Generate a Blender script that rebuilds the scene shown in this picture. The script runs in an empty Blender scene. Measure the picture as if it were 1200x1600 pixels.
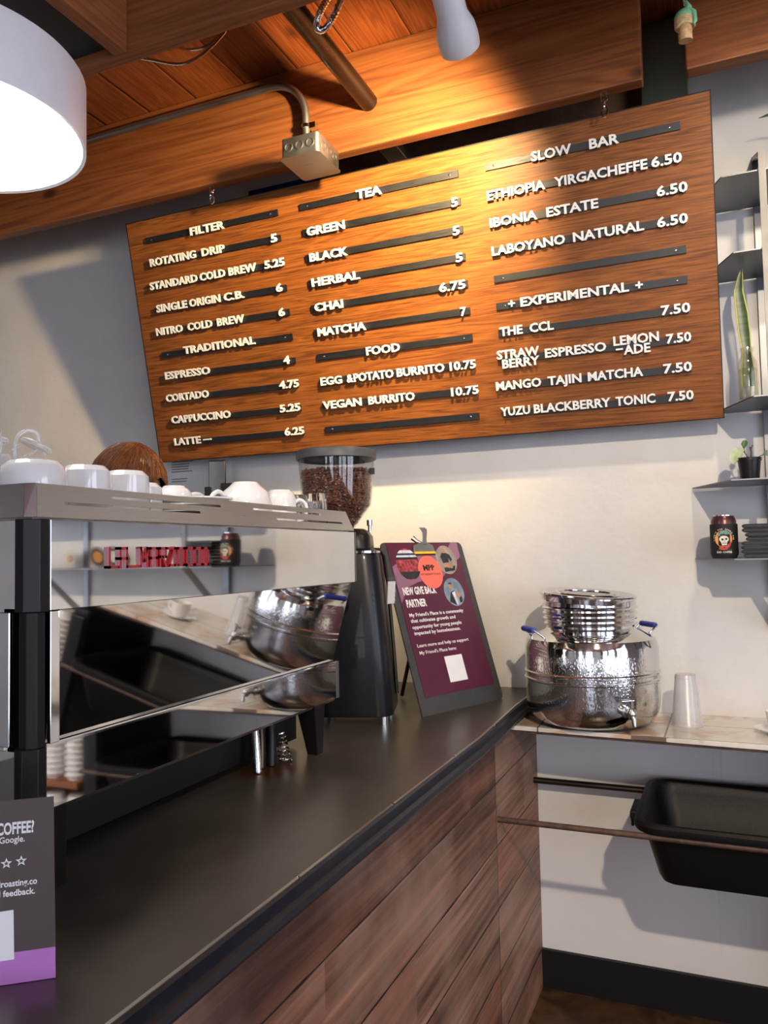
import bpy, bmesh, math, random
from mathutils import Vector, Matrix
random.seed(7)
PI = math.pi
SC = bpy.context.scene
COL = SC.collection
H = 1.335                       # eye height above the floor; heights below are given from the eye

# ------------------------------------------------------------------ camera, world, light, exposure
cam = bpy.data.cameras.new('camera'); cam_o = bpy.data.objects.new('camera', cam); COL.objects.link(cam_o)
cam.sensor_fit = 'VERTICAL'; cam.sensor_height = 24.0; cam.lens = 24.0*1242.83/1600.0
cam.clip_start = 0.02
cam_o.matrix_world = Matrix(((0.918428, 0.039587, 0.393603, 0), (0.395065, -0.040614, -0.917755, 0),
                             (-0.020346, 0.99839, -0.052941, H), (0, 0, 0, 1)))
SC.camera = cam_o
SC.view_settings.view_transform = 'Standard'; SC.view_settings.look = 'None'
SC.view_settings.gamma = 1.0; SC.view_settings.use_curve_mapping = False
SC.view_settings.exposure = 0.0
SC.cycles.use_denoising = True
SC.cycles.caustics_reflective = False; SC.cycles.caustics_refractive = False
SC.cycles.max_bounces = 10; SC.cycles.transparent_max_bounces = 16
SC.cycles.sample_clamp_indirect = 6.0
w = bpy.data.worlds.new('world'); SC.world = w; w.use_nodes = True
w.node_tree.nodes['Background'].inputs[0].default_value = (0.55, 0.65, 0.9, 1)
w.node_tree.nodes['Background'].inputs[1].default_value = 0.3
WINDOW_LIGHT = 6.0
SPOTS = [   # position (heights from the eye), aim, watts, cone, blend
    ((-0.520, 1.700, 1.178), (-1.15, 2.28, 1.0), 190, 126, 1.0, (1.0, 0.71, 0.35)),
    ((0.30, 1.550, 1.200), (0.02, 2.50, 0.0), 27, 160, 0.9, (1.0, 0.84, 0.64)),
    ((0.70, -0.650, 1.250), (-0.02, 2.50, -0.50), 235, 60, 0.7, (1.0, 0.83, 0.63)),
]
PENDANT_LIGHT = 14.0

# ------------------------------------------------------------------ helpers
def V(*a): return Vector(a)

class MB:
    """collects shapes, then links them as ONE mesh object"""
    def __init__(s): s.v = []; s.f = []
    def add(s, vs, fs):
        n = len(s.v); s.v += [tuple(p) for p in vs]; s.f += [tuple(i+n for i in f) for f in fs]; return s
    def obox(s, c, ax, h):
        c = Vector(c); X, Y, Z = [Vector(a) for a in ax]; vs = []
        for k in (-1, 1):
            for j in (-1, 1):
                for i in (-1, 1): vs.append(c+X*h[0]*i+Y*h[1]*j+Z*h[2]*k)
        return s.add(vs, [(0,2,3,1),(4,5,7,6),(0,1,5,4),(2,6,7,3),(0,4,6,2),(1,3,7,5)])
    def box(s, x0, x1, y0, y1, z0, z1):
        return s.obox(((x0+x1)/2,(y0+y1)/2,(z0+z1)/2), ((1,0,0),(0,1,0),(0,0,1)), (abs(x1-x0)/2,abs(y1-y0)/2,abs(z1-z0)/2))
    def loft(s, loops, cap0=True, cap1=True, closed=False):
        n = len(loops[0]); vs = [p for l in loops for p in l]; fs = []; m = len(loops)
        for k in range(m if closed else m-1):
            a = k*n; b = ((k+1) % m)*n
            for i in range(n):
                j = (i+1) % n; fs.append((a+i, a+j, b+j, b+i))
        if not closed:
            if cap0: fs.append(tuple(reversed(range(n))))
            if cap1: fs.append(tuple(range((m-1)*n, m*n)))
        return s.add(vs, fs)
    def lathe(s, prof, seg=40, mtx=None, cap0=True, cap1=True, closed=False):
        loops = []
        for r, z in prof:
            l = [Vector((max(r,1e-5)*math.cos(2*PI*i/seg), max(r,1e-5)*math.sin(2*PI*i/seg), z)) for i in range(seg)]
            if mtx is not None: l = [mtx @ p for p in l]
            loops.append(l)
        return s.loft(loops, cap0, cap1, closed)
    def tube(s, pts, r, seg=10, closed=False):
        pts = [Vector(p) for p in pts]; m = len(pts); rs = r if isinstance(r, (list, tuple)) else [r]*m
        loops = []; up = None
        for i, p in enumerate(pts):
            if closed: t = pts[(i+1) % m]-pts[i-1]
            else: t = pts[min(i+1, m-1)]-pts[max(i-1, 0)]
            t.normalize()
            if up is None:
                up = t.orthogonal().normalized()
            up = (up - t*up.dot(t)); up = up.normalized() if up.length > 1e-6 else t.orthogonal().normalized()
            q = t.cross(up)
            loops.append([p+(up*math.cos(2*PI*k/seg)+q*math.sin(2*PI*k/seg))*rs[i] for k in range(seg)])
        return s.loft(loops, closed=closed)
    def prism(s, poly, O, u, v, d0, d1):
        O, u, v = Vector(O), Vector(u), Vector(v); n = u.cross(v)
        return s.loft([[O+u*a+v*b+n*d0 for a, b in poly], [O+u*a+v*b+n*d1 for a, b in poly]])
    def build(s, name, mat, parent=None, smooth=True, bevel=0, seg=2, loc=None):
        me = bpy.data.meshes.new(name); me.from_pydata(s.v, [], s.f); me.update()
        bm = bmesh.new(); bm.from_mesh(me); bmesh.ops.recalc_face_normals(bm, faces=bm.faces); bm.to_mesh(me); bm.free()
        if mat: me.materials.append(mat)
        o = bpy.data.objects.new(name, me); COL.objects.link(o)
        if parent: o.parent = parent
        if loc: o.location = loc
        if smooth:
            me.shade_smooth(); me.set_sharp_from_angle(angle=math.radians(38))
        if bevel:
            b = o.modifiers.new('bevel', 'BEVEL'); b.width = bevel; b.segments = seg; b.limit_method = 'ANGLE'
            b.harden_normals = False
        return o

def rrect(hx, hy, r, z, n=5, c=(0, 0)):
    out = []
    for cx, cy, a0 in ((hx-r, hy-r, 0), (-hx+r, hy-r, PI/2), (-hx+r, -hy+r, PI), (hx-r, -hy+r, 1.5*PI)):
        for k in range(n+1):
            a = a0+PI/2*k/n; out.append(Vector((c[0]+cx+r*math.cos(a), c[1]+cy+r*math.sin(a), z)))
    return out

def arc(c, r, a0, a1, n, u=(1,0,0), v=(0,0,1)):
    c, u, v = Vector(c), Vector(u), Vector(v)
    return [c+u*r*math.cos(a0+(a1-a0)*k/n)+v*r*math.sin(a0+(a1-a0)*k/n) for k in range(n+1)]

def smooth_pts(P, n=5):
    P = [Vector(p) for p in P]; Q = [P[0]*2-P[1]]+P+[P[-1]*2-P[-2]]; out = []
    for i in range(1, len(Q)-2):
        a, b, c, d = Q[i-1:i+3]
        for k in range(n):
            t = k/n; out.append(.5*((2*b)+(c-a)*t+(2*a-5*b+4*c-d)*t*t+(3*b-a-3*c+d)*t**3))
    return out+[P[-1]]
def tag(o, label, cat, group=None, kind=None):
    o['label'] = label; o['category'] = cat
    if group: o['group'] = group
    if kind: o['kind'] = kind
    return o
def thing(name, label, cat, loc=(0,0,0), rz=0, group=None):
    o = bpy.data.objects.new(name, None); COL.objects.link(o); o.empty_display_size = .05
    o.location = loc; o.rotation_euler = (0, 0, rz)
    return tag(o, label, cat, group)
def struct(o): o['kind'] = 'structure'; return o
def dup(root, loc, rz=0, label=None):
    r = root.copy(); COL.objects.link(r); r.location = loc; r.rotation_euler = (0, 0, rz)
    if label: r['label'] = label
    for ch in list(root.children):
        c = ch.copy(); COL.objects.link(c); c.parent = r
        for g in ch.children:
            d = g.copy(); COL.objects.link(d); d.parent = c
    return r

def text_geo(body, bold=0.03, depth=0.2, res=2):
    """outline of raised lettering, normalised: cap height 1, starts at x=0"""
    cu = bpy.data.curves.new('letters', 'FONT'); cu.body = body; cu.size = 1; cu.offset = bold; cu.extrude = depth/2
    cu.resolution_u = res
    o = bpy.data.objects.new('letters', cu); COL.objects.link(o)
    dg = bpy.context.evaluated_depsgraph_get(); me = bpy.data.meshes.new_from_object(o.evaluated_get(dg))
    vs = [v.co.copy() for v in me.vertices]; fs = [tuple(p.vertices) for p in me.polygons]
    bpy.data.objects.remove(o); bpy.data.curves.remove(cu); bpy.data.meshes.remove(me)
    return vs, fs
_cap = text_geo('H'); CAP0 = min(v.y for v in _cap[0]); CAP = max(v.y for v in _cap[0])-CAP0
def add_text(mb, body, O, u, v, x0, x1, y, cap, d0, d1, bold=0.03, res=2):
    """x0..x1 along u, baseline y along v, thickness d0..d1 along the normal"""
    vs, fs = text_geo(body, bold, 0.2, res)
    O, u, v = Vector(O), Vector(u), Vector(v); n = u.cross(v)
    a = min(p.x for p in vs); b = max(p.x for p in vs); sx = (x1-x0)/(b-a); sy = cap/CAP
    mb.add([O+u*(x0+(p.x-a)*sx)+v*(y+(p.y-CAP0)*sy)+n*(d0+(p.z+.1)/.2*(d1-d0)) for p in vs], fs)

# ------------------------------------------------------------------ materials
class NT:
    def __init__(s, name):
        s.m = bpy.data.materials.new(name); s.m.use_nodes = True; s.t = s.m.node_tree; s.n = s.t.nodes; s.l = s.t.links
        s.b = s.n['Principled BSDF']
    def new(s, typ, **kw):
        n = s.n.new(typ)
        for k, v in kw.items(): setattr(n, k, v)
        return n
    def link(s, a, b): s.l.new(a, b)
    def coord(s, scale=(1,1,1), kind='Object'):
        tc = s.new('ShaderNodeTexCoord'); mp = s.new('ShaderNodeMapping'); mp.inputs['Scale'].default_value = scale
        s.link(tc.outputs[kind], mp.inputs[0]); return mp.outputs[0]
    def noise(s, vec, scale, detail=4, rough=.55, dist=0):
        n = s.new('ShaderNodeTexNoise'); n.inputs['Scale'].default_value = scale; n.inputs['Detail'].default_value = detail
        n.inputs['Roughness'].default_value = rough; n.inputs['Distortion'].default_value = dist
        s.link(vec, n.inputs['Vector']); return n.outputs['Fac']
    def ramp(s, fac, stops):
        r = s.new('ShaderNodeValToRGB'); e = r.color_ramp.elements
        while len(e) < len(stops): e.new(.5)
        for i, (p, c) in enumerate(stops):
            e[i].position = p; e[i].color = (*c, 1) if len(c) == 3 else c
        s.link(fac, r.inputs[0]); return r.outputs[0]
    def mix(s, fac, a, b, mode='MIX'):
        m = s.new('ShaderNodeMix', data_type='RGBA', blend_type=mode)
        for sock, val in ((m.inputs[0], fac), (m.inputs[6], a), (m.inputs[7], b)):
            if hasattr(val, 'is_linked'): s.link(val, sock)
            elif isinstance(val, (int, float)): sock.default_value = val
            else: sock.default_value = (*val, 1)
        return m.outputs[2]
    def math(s, op, a, b=None, c=None):
        m = s.new('ShaderNodeMath', operation=op)
        for i, val in enumerate((a, b, c)):
            if val is None: continue
            if hasattr(val, 'is_linked'): s.link(val, m.inputs[i])
            else: m.inputs[i].default_value = val
        return m.outputs[0]
    def bump(s, h, strength=.2, dist=.01):
        b = s.new('ShaderNodeBump'); b.inputs['Strength'].default_value = strength; b.inputs['Distance'].default_value = dist
        s.link(h, b.inputs['Height']); s.link(b.outputs[0], s.b.inputs['Normal'])
    def set(s, **kw):
        for k, v in kw.items():
            k = {'rough': 'Roughness', 'metal': 'Metallic', 'col': 'Base Color', 'coat': 'Coat Weight', 'coatr': 'Coat Roughness', 'trans': 'Transmission Weight',
                 'ior': 'IOR', 'emc': 'Emission Color', 'ems': 'Emission Strength', 'spec': 'Specular IOR Level', 'alpha': 'Alpha', 'sss': 'Subsurface Weight', 'sheen': 'Sheen Weight', 'aniso': 'Anisotropic'}[k]
            i = s.b.inputs[k]
            if hasattr(v, 'is_linked'): s.link(v, i)
            elif isinstance(v, tuple): i.default_value = (*v, 1)
            else: i.default_value = v
        return s

def pm(name, col, rough=.5, metal=0, var=.12, scale=30, bump=0, stretch=(1,1,1), **kw):
    """plain material with a little procedural variation of tone"""
    t = NT(name); f = t.noise(t.coord(stretch), scale)
    d = tuple(max(0, c*(1-var)) for c in col); l = tuple(min(1, c*(1+var)) for c in col)
    t.set(col=t.ramp(f, [(.3, d), (.7, l)]), rough=rough, metal=metal, **kw)
    if bump: t.bump(f, bump, .004)
    return t.m

def wood_mat(name, dark, mid, light, stretch, rough=.55, plank=None, knots=True, wave=0.5, coat=0, gap=.004, tint=.35, bumps=.15):
    """stretch: noise scale per axis (small along the grain); plank = (axis index, width, offset)"""
    t = NT(name); vec = t.coord((1,1,1))
    pv = None
    if plank:
        ax, wd, off = plank; sep = t.new('ShaderNodeSeparateXYZ'); t.link(vec, sep.inputs[0])
        k = t.math('DIVIDE', t.math('SUBTRACT', sep.outputs[ax], off), wd)
        fl = t.math('FLOOR', k); fr = t.math('SUBTRACT', k, fl)
        wn = t.new('ShaderNodeTexWhiteNoise', noise_dimensions='1D'); t.link(fl, wn.inputs['W']); pv = wn.outputs['Value']
        edge = t.math('MINIMUM', fr, t.math('SUBTRACT', 1.0, fr)); edge = t.math('MULTIPLY', edge, wd)
        # shift the grain of every plank
        cm = t.new('ShaderNodeCombineXYZ')
        for i in range(3): t.link(t.math('MULTIPLY', pv, 13.7*(i+1)), cm.inputs[i])
        add = t.new('ShaderNodeVectorMath', operation='ADD'); t.link(vec, add.inputs[0]); t.link(cm.outputs[0], add.inputs[1]); vec = add.outputs[0]
    mp = t.new('ShaderNodeMapping'); mp.inputs['Scale'].default_value = stretch; t.link(vec, mp.inputs[0])
    a = t.noise(mp.outputs[0], 1.0, 3, .5, .6)
    rings = t.math('FRACT', t.math('MULTIPLY', a, 9.0))
    rings = t.math('ABSOLUTE', t.math('SUBTRACT', rings, .5))
    fine = t.noise(mp.outputs[0], 9.0, 5, .65)
    f = t.math('ADD', t.math('MULTIPLY', rings, wave*1.3), t.math('MULTIPLY', fine, 1-wave*.45))
    col = t.ramp(f, [(.25, dark), (.52, mid), (.82, light)])
    broad = t.noise(vec, 1.6, 2); col = t.mix(.35, col, t.ramp(broad, [(.3, dark), (.7, light)]), 'SOFT_LIGHT')
    if knots:
        vo = t.new('ShaderNodeTexVoronoi'); vo.inputs['Scale'].default_value = 2.1
        mk = t.new('ShaderNodeMapping'); mk.inputs['Scale'].default_value = tuple(1.0 if s < 3 else 1.9 for s in stretch); t.link(vec, mk.inputs[0]); t.link(mk.outputs[0], vo.inputs['Vector'])
        kn = t.ramp(vo.outputs['Distance'], [(.045, (1,1,1)), (.10, (0,0,0))])
        col = t.mix(kn, col, tuple(c*.35 for c in dark))
    if plank:
        col = t.mix(tint, col, t.ramp(pv, [(0, dark), (.5, mid), (1, light)]), 'OVERLAY')
        g = t.math('LESS_THAN', edge, gap*.5)
        col = t.mix(g, col, tuple(c*.12 for c in dark))
        hh = t.math('MINIMUM', t.math('MULTIPLY', edge, 120.0), 1.0)
        t.bump(t.math('ADD', hh, t.math('MULTIPLY', fine, .15)), .4, .006)
    else:
        t.bump(fine, bumps, .003)
    t.set(col=col, rough=rough, coat=coat, coatr=.25)
    return t.m

# wall plaster
t = NT('plaster'); c = t.coord(); f = t.noise(c, 3.0, 6, .6); g = t.noise(c, 40, 4)
t.set(col=t.ramp(f, [(.3, (.66, .645, .62)), (.75, (.78, .765, .735))]), rough=.62); t.bump(t.math('ADD', t.math('MULTIPLY', f, 1.0), t.math('MULTIPLY', g, .12)), .25, .02); M_WALL = t.m
# lower wall, scuffed paint with rust runs
t = NT('scuffed_paint'); c = t.coord(); f = t.noise(c, 2.5, 5, .6); st = t.noise(t.coord((22, 1, .8)), 1.0, 4, .6)
col = t.ramp(f, [(.3, (.70, .685, .655)), (.75, (.80, .785, .75))]); col = t.mix(t.ramp(st, [(.62, (0,0,0)), (.8, (.35,.35,.35))]), col, (.42, .33, .24))
t.set(col=col, rough=.55); t.bump(f, .15, .01); M_LOW = t.m
M_PLANK = wood_mat('fir_ceiling_boards', (.17, .058, .018), (.30, .115, .035), (.42, .18, .058), (26, 1.1, 26), plank=(0, .195, -1.583), rough=.5, tint=.5)
M_BEAM = wood_mat('fir_beam', (.135, .044, .014), (.245, .090, .026), (.315, .130, .040), (.55, 13, 13), rough=.55)
M_JOIST = wood_mat('fir_joist', (.16, .055, .018), (.28, .105, .035), (.36, .15, .05), (24, 1.0, 24), rough=.55)
M_WALNUT = wood_mat('walnut_veneer', (.070, .020, .004), (.225, .080, .0135), (.36, .145, .029), (1.3, 30, 30), rough=.5, knots=False, wave=.35, coat=0, bumps=.03)
M_WALNUT.node_tree.nodes['Principled BSDF'].inputs['Specular IOR Level'].default_value = .32
M_FLOOR = wood_mat('stained_floor', (.03, .016, .008), (.075, .04, .018), (.13, .07, .03), (3, 3, 3), rough=.35, knots=False)
M_BLACKPAINT = pm('black_paint', (.006, .006, .0065), .5, spec=.3)
M_BROWNPAINT = pm('dark_brown_paint', (.20, .125, .085), .6)
M_GREEN = pm('dark_green_paint', (.15, .16, .105), .55, scale=8)
M_DARKGREY = pm('charcoal_ceiling_paint', (.035, .037, .038), .8, scale=5)
# reclaimed boards of the counter front
def reclaimed():
    t = NT('reclaimed_boards'); vec = t.coord(); sep = t.new('ShaderNodeSeparateXYZ'); t.link(vec, sep.inputs[0])
    k = t.math('DIVIDE', t.math('SUBTRACT', sep.outputs[2], H-.44), -.157); fl = t.math('FLOOR', k); fr = t.math('SUBTRACT', k, fl)
    side = t.math('GREATER_THAN', sep.outputs[1], 2.02)
    wn = t.new('ShaderNodeTexWhiteNoise', noise_dimensions='2D'); cb = t.new('ShaderNodeCombineXYZ')
    # board lengths: 1.3 m, staggered per row
    w0 = t.new('ShaderNodeTexWhiteNoise', noise_dimensions='1D'); t.link(fl, w0.inputs['W'])
    seg = t.math('DIVIDE', t.math('ADD', sep.outputs[1], t.math('MULTIPLY', w0.outputs['Value'], 1.2)), 1.25)
    sfl = t.math('FLOOR', seg)
    t.link(t.math('ADD', fl, t.math('MULTIPLY', side, 31.0)), cb.inputs[0]); t.link(t.math('ADD', sfl, 4.0), cb.inputs[1]); t.link(cb.outputs[0], wn.inputs['Vector'])
    pv = wn.outputs['Value']
    cm = t.new('ShaderNodeCombineXYZ')
    for i in range(3): t.link(t.math('MULTIPLY', pv, 9.1*(i+1)), cm.inputs[i])
    add = t.new('ShaderNodeVectorMath', operation='ADD'); t.link(vec, add.inputs[0]); t.link(cm.outputs[0], add.inputs[1])
    mp = t.new('ShaderNodeMapping'); mp.inputs['Scale'].default_value = (14, 1.2, 16); t.link(add.outputs[0], mp.inputs[0])
    n1 = t.noise(mp.outputs[0], 1.0, 5, .6, .4); n2 = t.noise(mp.outputs[0], 6.0, 5, .65); n3 = t.noise(add.outputs[0], 3.0, 4, .6)
    tone = t.ramp(pv, [(0, (.12, .050, .030)), (.25, (.235, .120, .075)), (.5, (.19, .066, .036)), (.75, (.285, .152, .098)), (1, (.175, .094, .062))])
    col = t.mix(.75, tone, t.ramp(n1, [(.32, (.10, .09, .09)), (.68, (.82, .82, .82))]), 'OVERLAY')
    n4 = t.noise(t.coord((30, 1.6, 75)), 1.0, 6, .7, .2)
    col = t.mix(.8, col, t.ramp(n4, [(.32, (.13,.12,.12)), (.5, (.5,.5,.5)), (.7, (.85,.84,.82))]), 'OVERLAY')
    col = t.mix(t.ramp(n3, [(.46, (0,0,0)), (.72, (.55,.55,.55))]), col, (.36, .235, .175))
    col = t.mix(t.ramp(n2, [(.68, (0,0,0)), (.78, (.8,.8,.8))]), col, (.03, .018, .013))
    e = t.math('MULTIPLY', t.math('MINIMUM', fr, t.math('SUBTRACT', 1.0, fr)), .157)
    wob = t.math('MULTIPLY', t.noise(vec, 9, 3), .006)
    g1 = t.math('LESS_THAN', t.math('SUBTRACT', e, t.math('MAXIMUM', t.math('SUBTRACT', wob, .0024), 0.0)), .0012)
    g2 = t.math('LESS_THAN', t.math('ABSOLUTE', t.math('SUBTRACT', sep.outputs[1], 2.02)), .002)
    col = t.mix(t.math('MAXIMUM', g1, g2), col, (.015, .009, .007))
    t.set(col=col, rough=.55); t.bump(t.math('ADD', t.math('MINIMUM', t.math('MULTIPLY', e, 150), 1.0), t.math('MULTIPLY', n2, .3)), .35, .004); return t.m
M_RECLAIM = reclaimed()
# counter sheet: dark patinated steel with worn haze
t = NT('patinated_steel'); c = t.coord((1,1,1)); f = t.noise(c, 5, 6, .6); s2 = t.noise(t.coord((30, 2, 2)), 1.0, 5)
vo = t.noise(c, 130, 2); rust = t.new('ShaderNodeVectorMath', operation='DISTANCE'); t.link(c, rust.inputs[0]); rust.inputs[1].default_value = (-.875, 1.40, H-.43)
ru = t.ramp(t.math('ADD', rust.outputs['Value'], t.math('MULTIPLY', f, .07)), [(.075, (1,1,1)), (.11, (0,0,0))])
col = t.ramp(f, [(.3, (.12, .110, .095)), (.8, (.20, .182, .152))]); col = t.mix(t.ramp(vo, [(.74, (0,0,0)), (.78, (.25,.25,.25))]), col, (.2, .19, .17))
col = t.mix(ru, col, (.12, .04, .015))
t.set(col=col, metal=.72, rough=t.ramp(t.math('ADD', t.math('MULTIPLY', f, .6), t.math('MULTIPLY', s2, .4)), [(.3, (.27,)*3), (.8, (.42,)*3)]), spec=.5); M_COUNTER = t.m
M_NAVY = pm('navy_black_edge', (.010, .011, .017), .38, scale=60, var=.4)
# marble tile
t = NT('veined_tile'); c = t.coord(); f = t.noise(c, 5, 5, .55, .8); f2 = t.noise(c, 9, 3, .5, .3)
col = t.ramp(f, [(.3, (.50, .47, .42)), (.55, (.70, .66, .58)), (.8, (.78, .75, .68))]); col = t.mix(t.ramp(f2, [(.54, (0,0,0)), (.62, (.62,)*3)]), col, (.52, .27, .11))
sep = t.new('ShaderNodeSeparateXYZ'); t.link(c, sep.inputs[0])
def seam(sock, per, off):
    k = t.math('DIVIDE', t.math('SUBTRACT', sock, off), per); return t.math('LESS_THAN', t.math('ABSOLUTE', t.math('SUBTRACT', k, t.math('ROUND', k))), .0022/per)
col = t.mix(t.math('MAXIMUM', seam(sep.outputs[0], .33, -.165), seam(sep.outputs[1], .172, 2.348)), col, (.16, .12, .09))
t.set(col=col, rough=.16); M_TILE = t.m

def steel(name, col=(.62, .61, .59), rough=.25, stretch=None, bumpy=0, aniso=0):
    t = NT(name); c = t.coord(stretch or (1,1,1)); f = t.noise(c, 6, 5, .6)
    t.set(col=t.ramp(f, [(.3, tuple(x*.9 for x in col)), (.7, col)]), metal=1, rough=t.ramp(f, [(.3, (max(.02, rough*.8),)*3), (.7, (rough*1.2,)*3)]))
    if bumpy: t.bump(f, bumpy, .002)
    return t.m
M_MIRROR = steel('mirror_polished_steel', (.80, .79, .78), .035)
M_BRUSHED = steel('brushed_steel', (.60, .57, .53), .34, (40, 1, 60))
M_CHROME = steel('chrome', (.75, .75, .76), .1)
M_GALV = steel('galvanised_steel', (.36, .37, .38), .42)
M_SHELF = steel('raw_sheet_steel', (.20, .205, .215), .42)
M_BAR = steel('raw_flat_bar', (.17, .165, .16), .5)
M_PIPE = steel('black_iron_pipe', (.07, .058, .048), .30)
M_RUST = pm('rusty_rod', (.075, .038, .025), .6, scale=60, var=.5)
M_GUNMETAL = pm('grinder_paint', (.006, .0065, .009), .36, .2, scale=200, coat=.1, spec=.35)
M_RUBBER = pm('black_plastic', (.005, .005, .005), .38, spec=.32)
M_TUB = pm('bus_tub_plastic', (.004, .004, .0042), .45, scale=300, bump=.15, spec=.28)
M_GREYPLASTIC = pm('grey_plastic', (.075, .078, .08), .45)
M_PORC = pm('white_porcelain', (.80, .79, .77), .09, var=.03, coat=.5)
M_WHITELAMP = pm('white_enamel', (.78, .78, .80), .35, var=.02)
M_LETTER = pm('white_acrylic', (.82, .82, .80), .4, var=.02)
M_RAIL = steel('black_magnet_strip', (.065, .066, .068), .52, (4, 60, 60))
M_PAPER = pm('white_paper', (.72, .72, .72), .7, var=.02)
M_INK = pm('grey_ink', (.16, .16, .18), .7)
M_RED = pm('red_enamel', (.42, .012, .022), .25, coat=.4)
M_WHITEINK = pm('white_print', (.85, .85, .84), .5, var=.02)
M_BLACKINK = pm('black_print', (.01, .01, .01), .5)
M_WINE = pm('wine_paper', (.088, .012, .036), .42, scale=6, var=.08)
M_MAUVE = pm('mauve_print', (.27, .13, .21), .45, var=.05)
M_SALMON = pm('salmon_print', (.85, .16, .11), .45, var=.03)
M_YELLOW = pm('yellow_vinyl', (.75, .50, .02), .4)
M_CLIPBOARD = pm('clipboard_grey', (.045, .047, .047), .5)
M_CARD = pm('taupe_card', (.082, .062, .056), .5, var=.05, scale=10)
M_VIOLET = pm('violet_print', (.52, .20, .56), .45, var=.04)
M_HAIR = pm('auburn_hair', (.10, .034, .014), .42, scale=40, var=.5, stretch=(6, 6, 2))
M_SKIN = pm('skin', (.55, .31, .22), .5, var=.06, sss=.08)
M_SHIRT = pm('dark_shirt', (.03, .033, .04), .8)
M_LEAF = None
def glass(name, col=(1,1,1), rough=.0, ior=1.45, thin=None):
    t = NT(name); f = t.noise(t.coord(), 20); t.set(col=t.ramp(f, [(.3, tuple(x*.97 for x in col)), (.7, col)]), rough=rough, trans=1.0, ior=ior); return t.m
M_GLASS = glass('clear_glass', (.97, .98, .97))
def clear_shell(name, col, gloss=.12, rough=.05, opac=0.0):
    """thin clear plastic: mostly see-through, a little gloss"""
    t = NT(name); out = t.n['Material Output']; tr = t.new('ShaderNodeBsdfTransparent'); tr.inputs[0].default_value = (*col, 1)
    f = t.noise(t.coord(), 12); t.set(col=t.ramp(f, [(.3, tuple(c*.95 for c in col)), (.7, col)]), rough=rough)
    fr = t.new('ShaderNodeLayerWeight'); fr.inputs[0].default_value = .5
    k = t.math('ADD', t.math('MULTIPLY', t.math('POWER', fr.outputs['Facing'], 4.0), .55), opac+.045)
    gl = t.new('ShaderNodeBsdfGlossy'); gl.inputs['Roughness'].default_value = rough
    df = t.new('ShaderNodeBsdfDiffuse'); t.link(t.b.inputs['Base Color'].links[0].from_socket, df.inputs[0])
    m1 = t.new('ShaderNodeMixShader'); m1.inputs[0].default_value = .8 if opac else .0; t.link(gl.outputs[0], m1.inputs[1]); t.link(df.outputs[0], m1.inputs[2])
    m2 = t.new('ShaderNodeMixShader'); t.link(k, m2.inputs[0]); t.link(tr.outputs[0], m2.inputs[1]); t.link(m1.outputs[0], m2.inputs[2]); t.link(m2.outputs[0], out.inputs[0]); return t.m
M_CLEAR = clear_shell('clear_acrylic', (.93, .92, .91))
M_FROST = clear_shell('frosted_plastic', (.93, .93, .94), rough=.3, opac=.20)
def emit(name, col, s):
    t = NT(name); f = t.noise(t.coord(), 2); t.set(col=(.8,.8,.8), emc=t.ramp(f, [(.2, tuple(c*.96 for c in col)), (.8, col)]), ems=s); return t.m
M_DAY = emit('daylight_sky', (.78, .83, 1.0), WINDOW_LIGHT)
M_LAMPGLOW = emit('lamp_diffuser', (1.0, .97, .93), PENDANT_LIGHT)
M_BULB = emit('warm_lamp_face', (1.0, .75, .45), 10.0)
# tank steel with condensation beads in bands
t = NT('sweating_steel'); c = t.coord(); sep = t.new('ShaderNodeSeparateXYZ'); t.link(c, sep.inputs[0])
drop = t.new('ShaderNodeTexVoronoi'); drop.inputs['Scale'].default_value = 230; t.link(t.coord((1, 1, .45)), drop.inputs['Vector'])
run = t.noise(t.coord((55, 55, 4)), 1.0, 4, .6)
band = t.ramp(t.math('ADD', sep.outputs[2], t.math('MULTIPLY', t.noise(c, 20, 3), .03)), [(.04, (0,0,0)), (.075, (.55,)*3), (.13, (.5,)*3), (.17, (1,)*3), (.205, (.8,)*3), (.222, (0,0,0))])
h = t.math('MULTIPLY', t.math('ADD', t.math('MULTIPLY', t.ramp(drop.outputs['Distance'], [(.0, (1,1,1)), (.5, (0,0,0))]), 1.0), t.math('MULTIPLY', run, 1.6)), band)
t.set(col=(.66, .65, .63), metal=1, rough=t.ramp(band, [(0, (.06,)*3), (1, (.16,)*3)])); t.bump(h, .22, .002); M_SWEAT = t.m

# ------------------------------------------------------------------ the room
WY = 2.504
def wallbox(name, m, *b): return struct(MB().box(*b).build(name, m, smooth=False))
wallbox('floor', M_FLOOR, -4.5, 3.3, -5.0, 2.6, -.1, 0)
wallbox('wall_back', M_WALL, -4.5, 3.3, WY, WY+.12, H-.50, H+1.75)
wallbox('wall_back_lower', M_LOW, -4.5, 3.3, WY, WY+.12, 0, H-.50)
wallbox('wall_left', M_WALL, -4.5, -4.4, -5, WY, 0, H+1.75)
wallbox('ceiling', M_PLANK, -4.5, 3.3, -5, WY, H+1.547, H+1.60)
wallbox('baseboard_back', M_BLACKPAINT, -.60, 3.2, WY-.014, WY, 0, H-1.222)
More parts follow.
